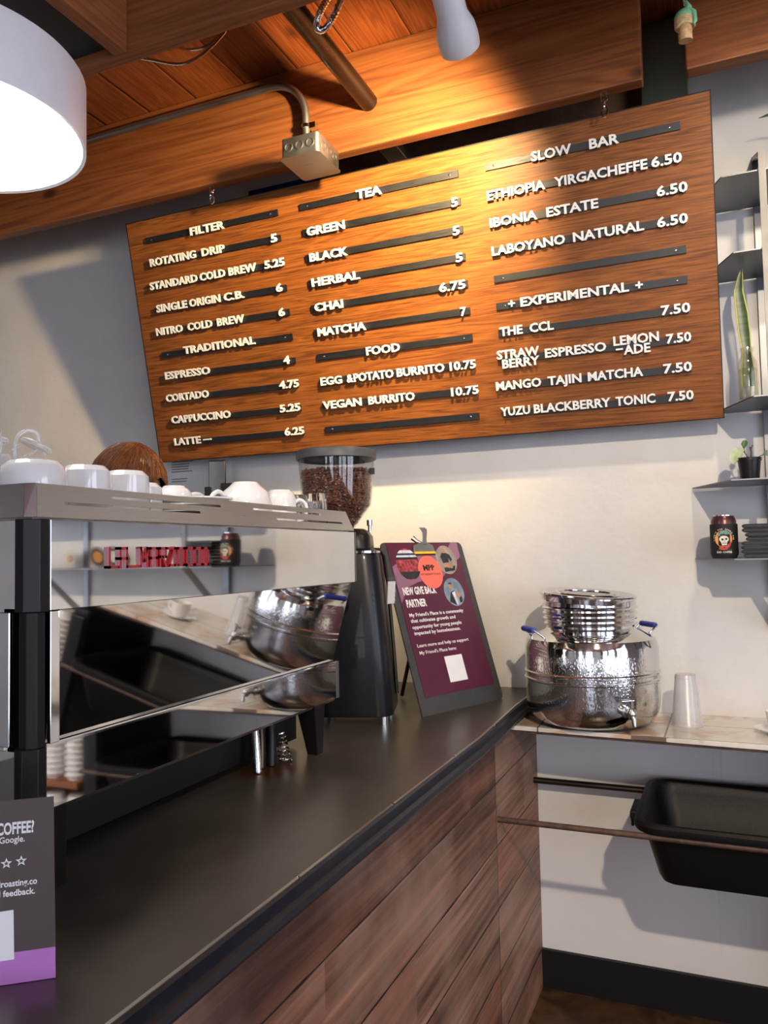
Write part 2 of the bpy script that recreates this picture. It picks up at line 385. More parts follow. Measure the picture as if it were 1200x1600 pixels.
# rear wall with two tall windows of daylight and a glazed door, behind the viewer
rw = MB()
openings = [(-1.75, -1.05), (-.2, 1.1)]
edges = [-4.5]+[e for o in openings for e in o]+[3.3]
for i in range(0, len(edges), 2): rw.box(edges[i], edges[i+1], -5.0, -4.88, 0, H+1.75)
for a, b in openings: rw.box(a, b, -5.0, -4.88, 0, .15); rw.box(a, b, -5.0, -4.88, 2.75, H+1.75)
struct(rw.build('wall_rear', M_WALL, smooth=False))
for i, (a, b) in enumerate(openings):
    fr = MB()
    for x in (a, b-.05, (a+b)/2-.025): fr.box(x, x+.05, -4.97, -4.9, .15, 2.75)
    for z in (.15, .95, 2.70): fr.box(a, b, -4.97, -4.9, z, z+.05)
    f = struct(fr.build('window_%d' % (i+1), M_BLACKPAINT, smooth=False))
    MB().box(a+.01, b-.01, -4.99, -4.975, .16, 2.74).build('pane', M_DAY, f, smooth=False)
rw = MB(); side = [(-4.2, -2.7), (-2.3, -.9), (-.5, 1.1)]
edges = [-5.0]+[e for o in side for e in o]+[WY]
for i in range(0, len(edges), 2): rw.box(3.2, 3.3, edges[i], edges[i+1], 0, H+1.75)
for a, b in side: rw.box(3.2, 3.3, a, b, 0, .35); rw.box(3.2, 3.3, a, b, 2.78, H+1.75)
struct(rw.build('wall_right', M_WALL, smooth=False))
for i, (a, b) in enumerate(side):
    fr = MB()
    for y in (a, b-.05, (a+b)/2-.025): fr.box(3.21, 3.28, y, y+.05, .35, 2.78)
    for z in (.35, 1.9, 2.73): fr.box(3.21, 3.28, a, b, z, z+.05)
    f = struct(fr.build('window_%d' % (i+3), M_BLACKPAINT, smooth=False))
    MB().box(3.285, 3.295, a+.01, b-.01, .36, 2.77).build('pane', M_DAY, f, smooth=False)
# timber above
bm_ = MB(); bm_.box(-4.4, -.155, 2.15, 2.192, H+1.238, H+1.546); struct(bm_.build('trim_1', M_BEAM, smooth=False, bevel=.004))
bm_ = MB(); bm_.box(-.047, 3.2, 2.15, 2.20, H+1.236, H+1.546); struct(bm_.build('trim_2', M_BEAM, smooth=False, bevel=.004))
bm_ = MB(); bm_.box(-4.4, 3.2, 1.488, 1.526, H+1.235, H+1.546); struct(bm_.build('trim_3', M_BEAM, smooth=False, bevel=.003))
bm_ = MB(); bm_.box(-1.334, -1.294, -1.2, 1.488, H+1.235, H+1.546); struct(bm_.build('trim_4', M_JOIST, smooth=False, bevel=.003))
bm_ = MB(); bm_.box(-4.39, -1.334, -1.2, 1.49, H+1.262, H+1.30); struct(bm_.build('trim_5', M_DARKGREY, smooth=False))
bm_ = MB(); bm_.box(-1.291, -.05, 2.488, WY, H+1.15, H+1.546); struct(bm_.build('trim_6', M_BROWNPAINT, smooth=False))
bm_ = MB(); bm_.box(-.178, -.050, 2.40, 2.486, H+.86, H+1.546); struct(bm_.build('trim_7', M_GREEN, smooth=False, bevel=.003))
bm_ = MB(); bm_.box(-1.60, -1.292, 2.499, WY, H+1.352, H+1.375)
struct(bm_.build('trim_8', pm('blue_tape', (.01, .03, .2), .5), smooth=False))
bm_ = MB(); bm_.box(-.955, -.895, 2.195, 2.486, H+1.268, H+1.30); struct(bm_.build('trim_9', M_GALV, smooth=False, bevel=.003))

# ------------------------------------------------------------------ counter
CT = H-.43
ctr = thing('service_counter', 'long counter with black steel top and reclaimed brown board front', 'counter', (0, 0, 0))
top = MB(); top.prism([(-1.46, -1.6), (-.548, -1.6), (-.548, 1.80), (-.563, 2.20), (-.565, WY-.002), (-1.46, WY-.002)], (0,0,0), (1,0,0), (0,1,0), CT-.03, CT)
top.build('countertop', M_COUNTER, ctr, smooth=False)
e = MB()
prof = [(-.548, CT), (-.541, CT-.001), (-.538, CT-.004), (-.540, CT-.022), (-.533, CT-.026), (-.531, CT-.034), (-.535, CT-.041), (-.552, CT-.043), (-.56, CT-.03)]
e.loft([[Vector((x+dx, y, z)) for x, z in prof] for y, dx in ((-1.6, 0), (1.80, 0), (2.20, -.015), (WY-.004, -.017))])
e.build('edge_trim', M_NAVY, ctr)
lip = MB(); lip.loft([[Vector((x+dx, y, z)) for x, z in ((-.5465, CT-.0005), (-.5415, CT-.0005), (-.5415, CT+.0010), (-.5465, CT+.0010))] for y, dx in ((-1.6, 0), (1.80, 0), (2.20, -.015), (WY-.004, -.017))]); lip.build('edge_bead', M_BRUSHED, ctr, smooth=False)
for y in (.95, 1.28, 1.62, 1.93): MB().lathe([(.003, 0), (.003, .002), (.0015, .003)], 8, Matrix.Translation((-.543, y, CT+.001))).build('screw', M_CHROME, ctr)
MB().box(-.60, -.57, -1.6, WY-.002, .0, CT-.035).build('board_front', M_RECLAIM, ctr, smooth=False)
MB().box(-1.40, -.60, -1.6, WY-.002, .02, CT-.031).build('cabinet_carcass', M_BLACKPAINT, ctr, smooth=False)

bk_ = thing('back_worktop', 'dark worktop along the back wall behind the espresso machine', 'worktop', (0, 0, 0))
MB().box(-3.6, -1.462, 2.12, WY-.002, CT-.03, CT).build('top_sheet', M_COUNTER, bk_, smooth=False)
MB().box(-3.58, -1.462, 2.16, WY-.002, 0, CT-.03).build('base_cabinet', M_BLACKPAINT, bk_, smooth=False)
# ------------------------------------------------------------------ tile ledge
LZ = H-.483
led = thing('tile_ledge', 'narrow wall ledge topped with cream and peach veined tiles, holding the steel tank', 'ledge', (0,0,0))
sl = MB(); sl.prism([(-.568, WY-.002), (-.568, 2.30), (-.60, 2.196), (1.3, 2.10), (1.3, WY-.002)], (0,0,0), (1,0,0), (0,1,0), LZ-.012, LZ)
sl.build('tile_top', M_TILE, led, smooth=False, bevel=.0015)
sl = MB(); sl.prism([(-.567, WY-.002), (-.567, 2.305), (-.585, 2.203), (1.3, 2.107), (1.3, WY-.002)], (0,0,0), (1,0,0), (0,1,0), LZ-.020, LZ-.0125)
sl.build('backing_board', M_RUST, led, smooth=False)

# ------------------------------------------------------------------ menu board (tilted, hung from chains)
k_ = 2.40/2.47
BO = Vector((-1.994*k_, 2.40, H+.37*k_)); BU = Vector((1,0,0)); BV = Vector((0, -.19, .869)).normalized(); BN = BU.cross(BV)
if BN.y > 0: BN = -BN
def bp(u, v, d=0): return BO+BU*u*k_+BV*v*k_+BN*d
board = thing('menu_board', 'large walnut menu board with white raised letters, hung tilted from two chains', 'menu board', tuple(BO))
def loc_(p): return Vector(p)-BO
def bquad(mb, u0, u1, v0, v1, d0, d1):
    mb.loft([[loc_(bp(a, b, d)) for a, b in ((u0,v0),(u1,v0),(u1,v1),(u0,v1))] for d in (d0, d1)])
mb = MB(); bquad(mb, 0.003, 2.001, .003, .8865, -.019, 0); pan = mb.build('panel', M_WALNUT, board, smooth=False)
mb = MB()
for q in ((0, 2.004, 0, .0028), (0, 2.004, .8867, .8895), (0, .0028, .0028, .8867), (2.0012, 2.004, .0028, .8867)): bquad(mb, *q, -.019, .0012)
mb.build('edge_band', M_BLACKPAINT, board, smooth=False)
WORDS = [(0, 'FILTER', 0.285, 0.43), (1, 'ROTATING', 0.093, 0.296), (1, 'DRIP', 0.322, 0.419), (1, '5', 0.607, 0.631), (2, 'STANDARD', 0.078, 0.289), (2, 'COLD', 0.3, 0.408), (2, 'BREW', 0.423, 0.536), (2, '5.25', 0.57, 0.649), (3, 'SINGLE', 0.093, 0.229), (3, 'ORIGIN', 0.241, 0.374), (3, 'C.B.', 0.389, 0.474), (3, '6', 0.604, 0.629), (4, 'NITRO', 0.077, 0.196), (4, 'COLD', 0.219, 0.326), (4, 'BREW', 0.348, 0.462), (4, '6', 0.602, 0.627), (5, 'TRADITIONAL', 0.187, 0.495), (6, 'ESPRESSO', 0.089, 0.29), (6, '4', 0.599, 0.623), (7, 'CORTADO', 0.078, 0.271), (7, '4.75', 0.57, 0.648), (8, 'CAPPUCCINO', 0.089, 0.353), (8, '5.25', 0.561, 0.643), (9, 'LATTE', 0.088, 0.207), (9, '-', 0.22, 0.254), (9, '6.25', 0.569, 0.647), (10, 'TEA', 0.939, 1.029), (11, 'GREEN', 0.746, 0.887), (11, '5', 1.254, 1.275), (12, 'BLACK', 0.746, 0.888), (12, '5', 1.251, 1.273), (13, 'HERBAL', 0.743, 0.921), (13, '5', 1.253, 1.276), (14, 'CHAI', 0.743, 0.85), (14, '6.75', 1.19, 1.277), (15, 'MATCHA', 0.744, 0.924), (15, '7', 1.253, 1.272), (16, 'FOOD', 0.916, 1.037), (17, 'EGG', 0.734, 0.815), (17, '&', 0.834, 0.858), (17, 'POTATO', 0.86, 1.005), (17, 'BURRITO', 1.017, 1.183), (17, '10.75', 1.201, 1.288), (18, 'VEGAN', 0.732, 0.879), (18, 'BURRITO', 0.905, 1.072), (18, '10.75', 1.198, 1.29), (20, 'SLOW', 1.51, 1.627), (20, 'BAR', 1.678, 1.761), (21, 'ETHIOPIA', 1.368, 1.545), (21, 'YIRGACHEFFE', 1.572, 1.833), (21, '6.50', 1.843, 1.924), (22, 'IBONIA', 1.37, 1.515), (22, 'ESTATE', 1.543, 1.693), (22, '6.50', 1.853, 1.935), (23, 'LABOYANO', 1.369, 1.592), (23, 'NATURAL', 1.615, 1.815), (23, '6.50', 1.85, 1.932), (25, '+', 1.407, 1.428), (25, 'EXPERIMENTAL', 1.445, 1.764), (25, '+', 1.782, 1.803), (26, 'THE', 1.373, 1.445), (26, 'CCL', 1.467, 1.54), (26, '7.50', 1.848, 1.927), (27, 'STRAW', 1.358, 1.491), (27, 'BERRY', 1.373, 1.49), (27, 'ESPRESSO', 1.508, 1.69), (27, 'LEMON', 1.711, 1.839), (27, '-', 1.717, 1.737), (27, 'ADE', 1.739, 1.814), (27, '7.50', 1.858, 1.926), (28, 'MANGO', 1.347, 1.49), (28, 'TAJIN', 1.51, 1.612), (28, 'MATCHA', 1.631, 1.79), (28, '7.50', 1.846, 1.924), (29, 'YUZU', 1.355, 1.449), (29, 'BLACKBERRY', 1.461, 1.693), (29, 'TONIC', 1.707, 1.82), (29, '7.50', 1.854, 1.925)]
BASE = {0: .797, 1: .719, 2: .637, 3: .554, 4: .472, 5: .392, 6: .309, 7: .226, 8: .144, 9: .061, 10: .800, 11: .717, 12: .633, 13: .5515, 14: .469, 15: .3865, 16: .303, 17: .221, 18: .140, 20: .7995, 21: .7155, 22: .6355, 23: .552, 25: .389, 26: .3085, 27: .227, 28: .143, 29: .062}
RV = [.814, .731, .648, .565, .483, .400, .318, .235, .152, .069]
for r in range(30):
    u0, u1 = ((.083, .641), (.727, 1.282), (1.367, 1.923))[r//10]; vc = RV[r % 10]
    mb = MB(); bquad(mb, u0, u1, vc-.0105, vc+.0105, .0, .006)
    rail = mb.build('letter_rail', M_RAIL, board, smooth=False)
    for uu in (u0+.028, u1-.028):
        sm = MB(); q = Matrix((( *BU, 0), (*BV, 0), (*BN, 0), (0,0,0,1))).transposed(); q.translation = loc_(bp(uu, vc, .006))
        sm.lathe([(.0035, 0), (.0032, .001), (.0015, .0015)], 8, q); sm.build('screw', M_CHROME, rail)
    for rr, wd, a, b in WORDS:
        if rr != r: continue
        vb = BASE[r]; cap = .0275
        if wd in ('STRAW', 'LEMON'): vb += .0115
        if wd in ('BERRY', 'ADE'): vb -= .0175
        if wd == '-' and r == 27: vb -= .012
        mb = MB(); x0, x1 = a*k_, b*k_
        if wd == '-': mb.obox(BU*(x0+x1)/2+BV*(vb+.0125)*k_+BN*.0105, (BU, BV, BN), ((x1-x0)/2, .0024, .0033))
        else: add_text(mb, wd, (0,0,0), BU, BV, x0, x1, vb*k_, cap*k_, .0088, .0138, bold=.028)
        lt = mb.build('lettering', M_LETTER, rail, smooth=False)
        lt['label'] = 'white raised lettering reading %s' % wd
# chains
def chain(name, label, x, y, z0, z1, n):
    mb = MB(); L = (z1-z0)/n
    for i in range(n):
        zc = z0+L*(i+.5); uu = (1,0,0) if i % 2 == 0 else (0,1,0); hl = L*.62; w_ = .0075
        pts = [(Vector((x,y,zc))+Vector(uu)*w_*math.cos(a)+Vector((0,0,1))*((hl-w_)*(1 if math.sin(a) >= 0 else -1)+w_*math.sin(a))) for a in [2*PI*k/16+.01 for k in range(16)]]
        mb.tube(pts, .0026, 6, closed=True)
    mb.lathe([(.006, -.004), (.006, .004)], 10, Matrix.Translation((x, y, z1)))
    return tag(mb.build(name, M_CHROME), label, 'chain')
chain('chain', 'short steel chain on the left holding the menu board from the beam', -1.535, 2.172, H+1.185, H+1.245, 3)
chain('chain', 'short steel chain on the right holding the menu board near the green post', -.258, 2.182, H+1.180, H+1.243, 3)

# ------------------------------------------------------------------ lamps
# drum pendant
PC = Vector((-1.144, .889, H+.70)); pr = .212
pl = thing('pendant_lamp', 'white round drum pendant lamp glowing above the espresso machine', 'lamp', tuple(PC))
mb = MB(); mb.lathe([(pr, 0), (pr, .112), (pr-.004, .118), (.02, .122), (.02, .119), (pr-.006, .112), (pr-.006, .002)], 72, cap0=False, cap1=False, closed=True)
mb.build('drum_shade', M_WHITELAMP, pl)
MB().lathe([(.001, .003), (pr-.0065, .003), (pr-.0065, .012), (.001, .012)], 72).build('diffuser', M_LAMPGLOW, pl)
MB().tube([(0,0,.12), (0,0,.561)], .006, 10).build('stem', M_WHITELAMP, pl)
# track spotlights
def spotlight(p, aim, watts, cone, blend, tint, label):
    p = Vector((p[0], p[1], p[2]+H)); aim = Vector((aim[0], aim[1], aim[2]+H))
    body_dir = Vector((-.05, .885, -.46)).normalized() if label.startswith('white track spotlight over') else (aim-p).normalized()
    t_ = thing('track_spotlight', label, 'spotlight', tuple(p), 0, 'ceiling spotlights')
    q = body_dir.to_track_quat('Z', 'Y').to_matrix().to_4x4()
    mb = MB(); mb.lathe([(.001, -.148), (.033, -.148), (.0345, -.146), (.0345, -.062), (.036, -.052), (.045, -.028), (.0475, -.006), (.0475, .012), (.046, .022), (.041, .026), (.040, .014), (.001, .012)], 48, q)
    mb.build('lamp_body', M_WHITELAMP, t_)
    MB().lathe([(.001, .0125), (.038, .0145), (.038, .0165), (.001, .0165)], 32, q).build('lens', M_BULB, t_)
    bk = MB(); c0 = body_dir*-.09; bk.tube([c0+Vector((0,0,.034)), Vector((c0.x, c0.y, c0.z+.09)), Vector((c0.x, c0.y, H+1.545-p.z))], .008, 10)
    bk.box(c0.x-.05, c0.x+.05, c0.y-.018, c0.y+.018, H+1.522-p.z, H+1.546-p.z)
    bk.build('mount', M_WHITELAMP, t_)
    L = bpy.data.lights.new('spot_beam', 'SPOT'); L.energy = watts; L.color = tint; L.spot_size = math.radians(cone); L.spot_blend = blend; L.shadow_soft_size = .03
    lo = bpy.data.objects.new('spot_beam', L); COL.objects.link(lo); lo.parent = t_
    d = (aim-p).normalized(); lo.location = body_dir*.045; lo.rotation_euler = d.to_track_quat('-Z', 'Y').to_euler()
spotlight(*SPOTS[0], 'white track spotlight over the menu board, hanging under the ceiling boards')
spotlight(*SPOTS[1], 'white track spotlight towards the wall shelf, outside the right of the photo')
spotlight(*SPOTS[2], 'white track spotlight nearest the viewer, above the photo and aimed at the wall')

# ------------------------------------------------------------------ pipes, conduit, box
mb = MB(); mb.tube([(-.945, .4, H+1.372), (-.945, 2.20, H+1.372)], .028, 24); tag(mb.build('iron_pipe', M_PIPE), 'thick dark iron pipe running through a hole in the wooden beam', 'pipe')
mb = MB(); cy = 2.125
pts = [(-4.35, cy, H+1.49), (-1.95, cy, H+1.49), (-1.30, cy, H+1.488)] + [tuple(p) for p in arc((-1.270, cy, H+1.366), .122, PI/2, 0, 8)] + [(-1.148, cy, H+1.30), (-1.148, cy, H+1.235)]
pts = pts[:2]+[(-1.6, cy, H+1.49)]+pts[3:]
cd = tag(mb.tube(pts, .0115, 12).build('conduit', M_GALV), 'thin bent steel conduit along the beam down to the grey box', 'conduit')
fit = MB(); fit.lathe([(.0145, 0), (.0145, .03)], 16, Matrix.Translation((-1.148, cy, H+1.232))); fit.lathe([(.0145, 0), (.0145, .012)], 16, Matrix.Translation((-1.148, cy, H+1.325)))
fit.box(-1.138, -1.115, cy-.004, cy+.02, H+1.322, H+1.340); fit.build('connector', M_CHROME, cd)
jb = thing('junction_box', 'grey square steel junction box under the beam at the end of conduit', 'box', (-1.105, 2.072, H+1.175))
mb = MB(); mb.loft([rrect(.062, .072, .012, 0), rrect(.062, .072, .012, .058)]); mb.build('box_body', M_GALV, jb)
mb = MB(); mb.loft([rrect(.066, .076, .012, -.003), rrect(.066, .076, .012, 0)]); mb.obox((0, -.01, -.0035), ((1,0,0),(0,1,0),(0,0,1)), (.016, .005, .0008)); mb.build('cover_plate', M_GALV, jb)
for dx in (-.036, 0, .036):
    mb = MB(); mb.lathe([(.0105, 0), (.0135, 0), (.0135, .0015), (.0105, .0015)], 20, Matrix.Translation((dx, -.0722, .030)) @ Matrix.Rotation(PI/2, 4, 'X'), closed=True); mb.build('knockout', M_GALV, jb)
    mb = MB(); mb.lathe([(.0105, 0), (.0135, 0), (.0135, .0015), (.0105, .0015)], 20, Matrix.Translation((.0622, dx, .030)) @ Matrix.Rotation(PI/2, 4, 'Y'), closed=True); mb.build('knockout', M_GALV, jb)
def flex(name, label, pts, r=.0075, n=60):
    P = [Vector(p) for p in pts]; out = []
    def cr(a, b, c, d, t): return .5*((2*b)+(c-a)*t+(2*a-5*b+4*c-d)*t*t+(3*b-a-3*c+d)*t**3)
    Q = [P[0]*2-P[1]]+P+[P[-1]*2-P[-2]]
    for i in range(1, len(Q)-2):
        for k in range(n//(len(P)-1)): out.append(cr(Q[i-1], Q[i], Q[i+1], Q[i+2], k/(n//(len(P)-1))))
    out.append(P[-1]); rs = [r*(1 if i % 2 == 0 else .78) for i in range(len(out))]
    return tag(MB().tube(out, rs, 8).build(name, M_CHROME), label, 'cable')
flex('flexible_conduit', 'ribbed metal cable sagging under the boards left of the dark iron pipe', [(-1.60, 1.80, H+1.50), (-1.485, 1.80, H+1.45), (-1.357, 1.80, H+1.405), (-1.22, 1.76, H+1.41), (-1.10, 1.70, H+1.45), (-1.06, 1.66, H+1.54)], .005, 90)
flex('flexible_conduit', 'shorter ribbed metal cable behind the sagging one under the boards', [(-1.47, 1.90, H+1.544), (-1.40, 1.89, H+1.51), (-1.33, 1.88, H+1.50), (-1.25, 1.86, H+1.52), (-1.19, 1.85, H+1.545)], .005, 70)
flex('flexible_conduit', 'ribbed metal cable hanging in a tight loop beside the iron pipe', [(-.60, 1.60, H+1.545), (-.72, 1.62, H+1.40), (-.79, 1.62, H+1.275), (-.822, 1.62, H+1.240), (-.842, 1.62, H+1.249), (-.832, 1.62, H+1.285), (-.78, 1.62, H+1.36), (-.66, 1.60, H+1.545)], .0085, 140)
# hanging ornament
orn = thing('hanging_ornament', 'small mint green and cork ornament hanging on a string before the green post', 'ornament', (-.043, 2.05, H+1.25))
MB().tube([(0,0,.09), (0,0,.296)], .0013, 6).build('string', M_PAPER, orn)
M_CORK = pm('cork', (.50, .33, .17), .8, scale=90, var=.35); M_MINT = pm('mint_green', (.20, .55, .36), .6)
mb = MB(); mb.lathe([(.001, 0), (.0165, 0), (.0165, .036), (.001, .036)], 20, Matrix.Rotation(.12, 4, 'X')); mb.build('cork_stub', M_CORK, orn)
mb = MB()
for k in range(4): mb.tube([(.021*math.cos(a), .021*math.sin(a), .036+.0055*k+.002*math.sin(3*a)) for a in [2*PI*i/18 for i in range(18)]], .0042, 6, closed=True)
mb.build('twine', pm('twine', (.55, .42, .25), .9, scale=120, var=.3), orn)
mb = MB(); mb.lathe([(.001, .048), (.022, .05), (.025, .060), (.021, .070), (.012, .078), (.001, .080)], 18)
mb.tube([(.004, 0, .07), (.010, 0, .085), (.004, 0, .098), (-.002, 0, .103)], [.009, .008, .005, .0015], 8); mb.tube([(.012,-.012,.07), (.022,-.014,.06), (.024,-.016,.035), (.020,-.016,.028)], [.006, .006, .005, .003], 8)
mb.build('mint_swirl', M_MINT, orn)

# ------------------------------------------------------------------ wall shelf unit
shf = thing('wall_shelf', 'raw steel wall shelf with tapered sheet shelves on flat bar frames', 'shelf', (0, WY, H))
SHZ = [.982, .774, .390, .176, -.030]
for z, xf in zip(SHZ, (.026, .047, .080, .018, .018)):
    mb = MB(); mb.prism([(xf-.103, -.010), (xf, -.252), (1.05, -.252), (1.05, -.010)], (0,0,z), (1,0,0), (0,1,0), -.0035, 0); mb.build('shelf_plate', M_SHELF, shf, smooth=False)
for bx in (.124, .80):
    mb = MB(); mb.box(bx-.0085, bx+.0085, -.262, -.2525, -.03, 1.015); mb.build('front_bar', M_BAR, shf, smooth=False)
    mb = MB(); mb.box(bx-.0125, bx+.0125, -.013, -.005, -.24, 1.125); mb.build('wall_bar', M_SHELF, shf, smooth=False)
    mb = MB(); mb.loft([[Vector((bx+s*.0085, y, z)) for s, y, z in ((-1,-.262,1.015),(1,-.262,1.015),(1,-.262,1.025),(-1,-.262,1.025))], [Vector((bx+s*.0125, y, z)) for s, y, z in ((-1,-.006,1.115),(1,-.006,1.115),(1,-.006,1.127),(-1,-.006,1.127))]]); mb.build('top_arm', M_BAR, shf, smooth=False)
    mb = MB(); mb.loft([[Vector((bx+s*.0125, y, z)) for s, y, z in ((-1,-.258,-.033),(1,-.258,-.033),(1,-.246,-.033),(-1,-.246,-.033))], [Vector((bx+s*.0125, y, z)) for s, y, z in ((-1,-.012,-.238),(1,-.012,-.238),(1,-.006,-.226),(-1,-.006,-.226))]]); mb.build('brace', M_SHELF, shf, smooth=False)

# leaf material
t = NT('striped_leaf'); c = t.coord(); sep = t.new('ShaderNodeSeparateXYZ'); t.link(c, sep.inputs[0]); f = t.noise(t.coord((4, 4, 60)), 1, 3, .6, .5)
t.set(col=t.ramp(f, [(.35, (.009, .030, .011)), (.65, (.034, .09, .022))]), rough=.35); M_LEAF = t.m
M_LEAFEDGE = pm('yellow_leaf_edge', (.55, .55, .10), .4); M_PALELEAF = pm('pale_leaf', (.42, .52, .33), .4, scale=40, var=.3); M_GREENLEAF = pm('green_leaf', (.07, .17, .035), .4)
M_SOIL = pm('soil', (.03, .02, .013), .9, scale=150, bump=.5)
# bottle with a snake plant cutting
bt = thing('glass_bottle', 'small clear glass bottle of water on the third shelf holding a leaf cutting', 'bottle', (.072, 2.36, H+.390))
mb = MB(); R0 = .026
mb.lathe([(.001, .0), (.024, 0), (.026, .003), (.026, .100), (.024, .113), (.0165, .128), (.0150, .140), (.0175, .1405), (.0175, .150), (.0145, .150), (.0125, .140), (.0140, .128), (.0215, .113), (.0238, .100), (.0238, .012), (.001, .016)], 40)
mb.build('bottle_glass', M_CLEAR, bt)
MB().lathe([(.001, .017), (.0233, .013), (.0233, .092), (.001, .092)], 32).build('water', clear_shell('water', (.93, .96, .88), rough=.02), bt)
def leaf_strip(pts, widths, nrm, thick=.0016, cup=.25):
    mb = MB(); m = len(pts); L = []
    for i, (p, wd) in enumerate(zip(pts, widths)):
        p = Vector(p); d = (Vector(pts[min(i+1, m-1)])-Vector(pts[max(i-1, 0)])).normalized(); n = Vector(nrm); s = d.cross(n).normalized(); n = s.cross(d)
        row = []
        for k in (-1, -.5, 0, .5, 1): row.append(p+s*wd*k-n*cup*wd*(1-k*k)+n*thick)
        for k in (1, .5, 0, -.5, -1): row.append(p+s*wd*k-n*cup*wd*(1-k*k)-n*thick)
        L.append(row)
    return mb.loft(L)
lp = [(.004, 0, .045), (.004, 0, .09), (.004, -.001, .14), (.000, 0, .19), (-.004, .001, .25), (-.010, .002, .31), (-.004, .002, .35), (.001, .003, .373)]
lw = [.016, .016, .011, .0145, .0145, .011, .006, .0008]
lf = tag(leaf_strip(lp, lw, (0, -1, 0), cup=.12).build('snake_plant_cutting', M_LEAF, loc=(.068, 2.36, H+.390)), 'tall banded green snake plant leaf with yellow edges standing in the glass bottle', 'plant')
ed = MB()
for s in (-1, 1): ed.tube([(p[0]+s*wd*.96, p[1]-.001, p[2]) for p, wd in zip(lp, lw)], [.0016]*7+[.0006], 6)
ed.build('leaf_margin', M_LEAFEDGE, lf)
# potted cutting on the fourth shelf
pp = thing('potted_plant', 'little plant with one pale leaf in a black nursery pot on the fourth shelf', 'plant', (.066, 2.36, H+.176))
mb = MB(); mb.lathe([(.001, 0), (.0225, 0), (.0235, .004), (.029, .056), (.031, .056), (.031, .064), (.0285, .064), (.027, .056), (.001, .054)], 32); mb.build('pot', M_RUBBER, pp)
MB().lathe([(.001, .0545), (.027, .0545), (.025, .059), (.001, .061)], 24).build('soil', M_SOIL, pp)
st = MB(); st.tube([(0, 0, .058), (-.008, 0, .075), (-.016, -.002, .087)], .0013, 6); st.tube([(.004, 0, .058), (.006, 0, .08), (.003, 0, .094)], .0022, 6); st.tube([(.005, 0, .085), (.010, 0, .099)], .0013, 6); st.tube([(.01, 0, .058), (.025, -.004, .066), (.036, -.006, .070)], .001, 6); st.tube([(-.010, 0, .078), (-.012, 0, .095)], .0012, 6)
st.build('stem', pm('brown_stem', (.10, .045, .02), .6), pp)
leaf_strip([(-.012, -.004, .088), (-.022, -.006, .086), (-.032, -.009, .075), (-.038, -.011, .060), (-.039, -.012, .047)], [.003, .013, .018, .012, .001], (-.4, -1, .35), .0006).build('leaf', M_PALELEAF, pp)
leaf_strip([(-.012, 0, .092), (-.011, -.002, .101), (-.008, -.002, .109), (-.007, 0, .113)], [.002, .008, .007, .001], (0, -1, .2), .0006).build('leaf', M_GREENLEAF, pp)
leaf_strip([(.034, -.006, .070), (.042, -.008, .075), (.054, -.010, .070), (.062, -.010, .062)], [.002, .009, .008, .001], (0, -1, .5), .0006).build('leaf', M_PALELEAF, pp)
# plant on the top shelf whose leaf tip reaches into view
hp = thing('potted_plant', 'leafy plant on the top shelf, only a leaf tip reaching into view', 'plant', (.30, 2.38, H+.982))
mb = MB(); mb.lathe([(.001, 0), (.05, 0), (.06, .1), (.055, .1), (.05, .09), (.001, .088)], 32); mb.build('pot', M_PORC, hp)
for i, a in enumerate((PI*1.02, PI*1.35, .3, 1.2, 2.3, 5.2)):
    d = Vector((math.cos(a), math.sin(a)*.5, 0)); l = 1.0 if i == 0 else random.uniform(.5, .8)
    leaf_strip([d*.01+V(0,0,.085), d*.05*l+V(0,0,.15), d*.10*l+V(0,0,.19), d*.15*l+V(0,0,.20), d*.172*l+V(0,0,.196)], [.004, .008, .010, .007, .0008], (0, 0, 1), .0006).build('leaf', M_GREENLEAF, hp)
# can in a printed sleeve
CX, CY, CZ = -.005, 2.335, H-.030
can = thing('drink_can', 'silver topped can in a black sleeve printed with a skull on the lowest shelf', 'can', (CX, CY, CZ))
mb = MB(); mb.lathe([(.001, .002), (.027, .002), (.032, .010), (.032, .1005), (.0275, .112), (.0265, .1135), (.001, .1135)], 40); mb.build('can_body', pm('plum_aluminium', (.11, .045, .05), .3, .6), can)
mb = MB(); mb.lathe([(.001, .1135), (.0235, .1125), (.0245, .1165), (.0268, .1165), (.0268, .1137)], 40); mb.build('can_lid', M_CHROME, can)
mb = MB(); mb.lathe([(.001, 0), (.030, 0), (.0335, .008), (.035, .012), (.035, .092), (.0338, .092), (.033, .089)], 40, cap1=False); slv = mb.build('can_sleeve', pm('black_neoprene', (.010, .010, .012), .7), can)
def on_can(mb, poly, d=.0006, th=.0004, R=.035):
    """small print wrapped on the sleeve: poly in metres, x around the front, y up"""
    n = len(poly); A = []; B = []
    for x, y in poly:
        x, y = x*1.2, .049+(y-.049)*1.2
        a = x/R - PI/2
        A.append(Vector((math.cos(a)*(R+d), math.sin(a)*(R+d), y))); B.append(Vector((math.cos(a)*(R+d-th), math.sin(a)*(R+d-th), y)))
    mb.loft([B, A])
def disc(r, cx, cy, n=22, sx=1, sy=1): return [(cx+r*sx*math.cos(2*PI*k/n), cy+r*sy*math.sin(2*PI*k/n)) for k in range(n)]
M_ORANGE = pm('orange_print', (.72, .30, .05), .6); M_TEAL = pm('teal_print', (.16, .30, .26), .6); M_BONE = pm('bone_print', (.75, .70, .60), .6); M_REDINK = pm('red_print', (.50, .035, .03), .6)
mb = MB(); on_can(mb, disc(.0185, -.001, .052, 30)); mb.build('orange_disc', M_ORANGE, slv)
mb = MB(); on_can(mb, disc(.0085, .000, .051, 20, 1.15, .9), .0011); on_can(mb, [(-.0075, .048), (.007, .048), (.005, .038), (-.004, .037)], .0011); mb.build('skull', M_BONE, slv)
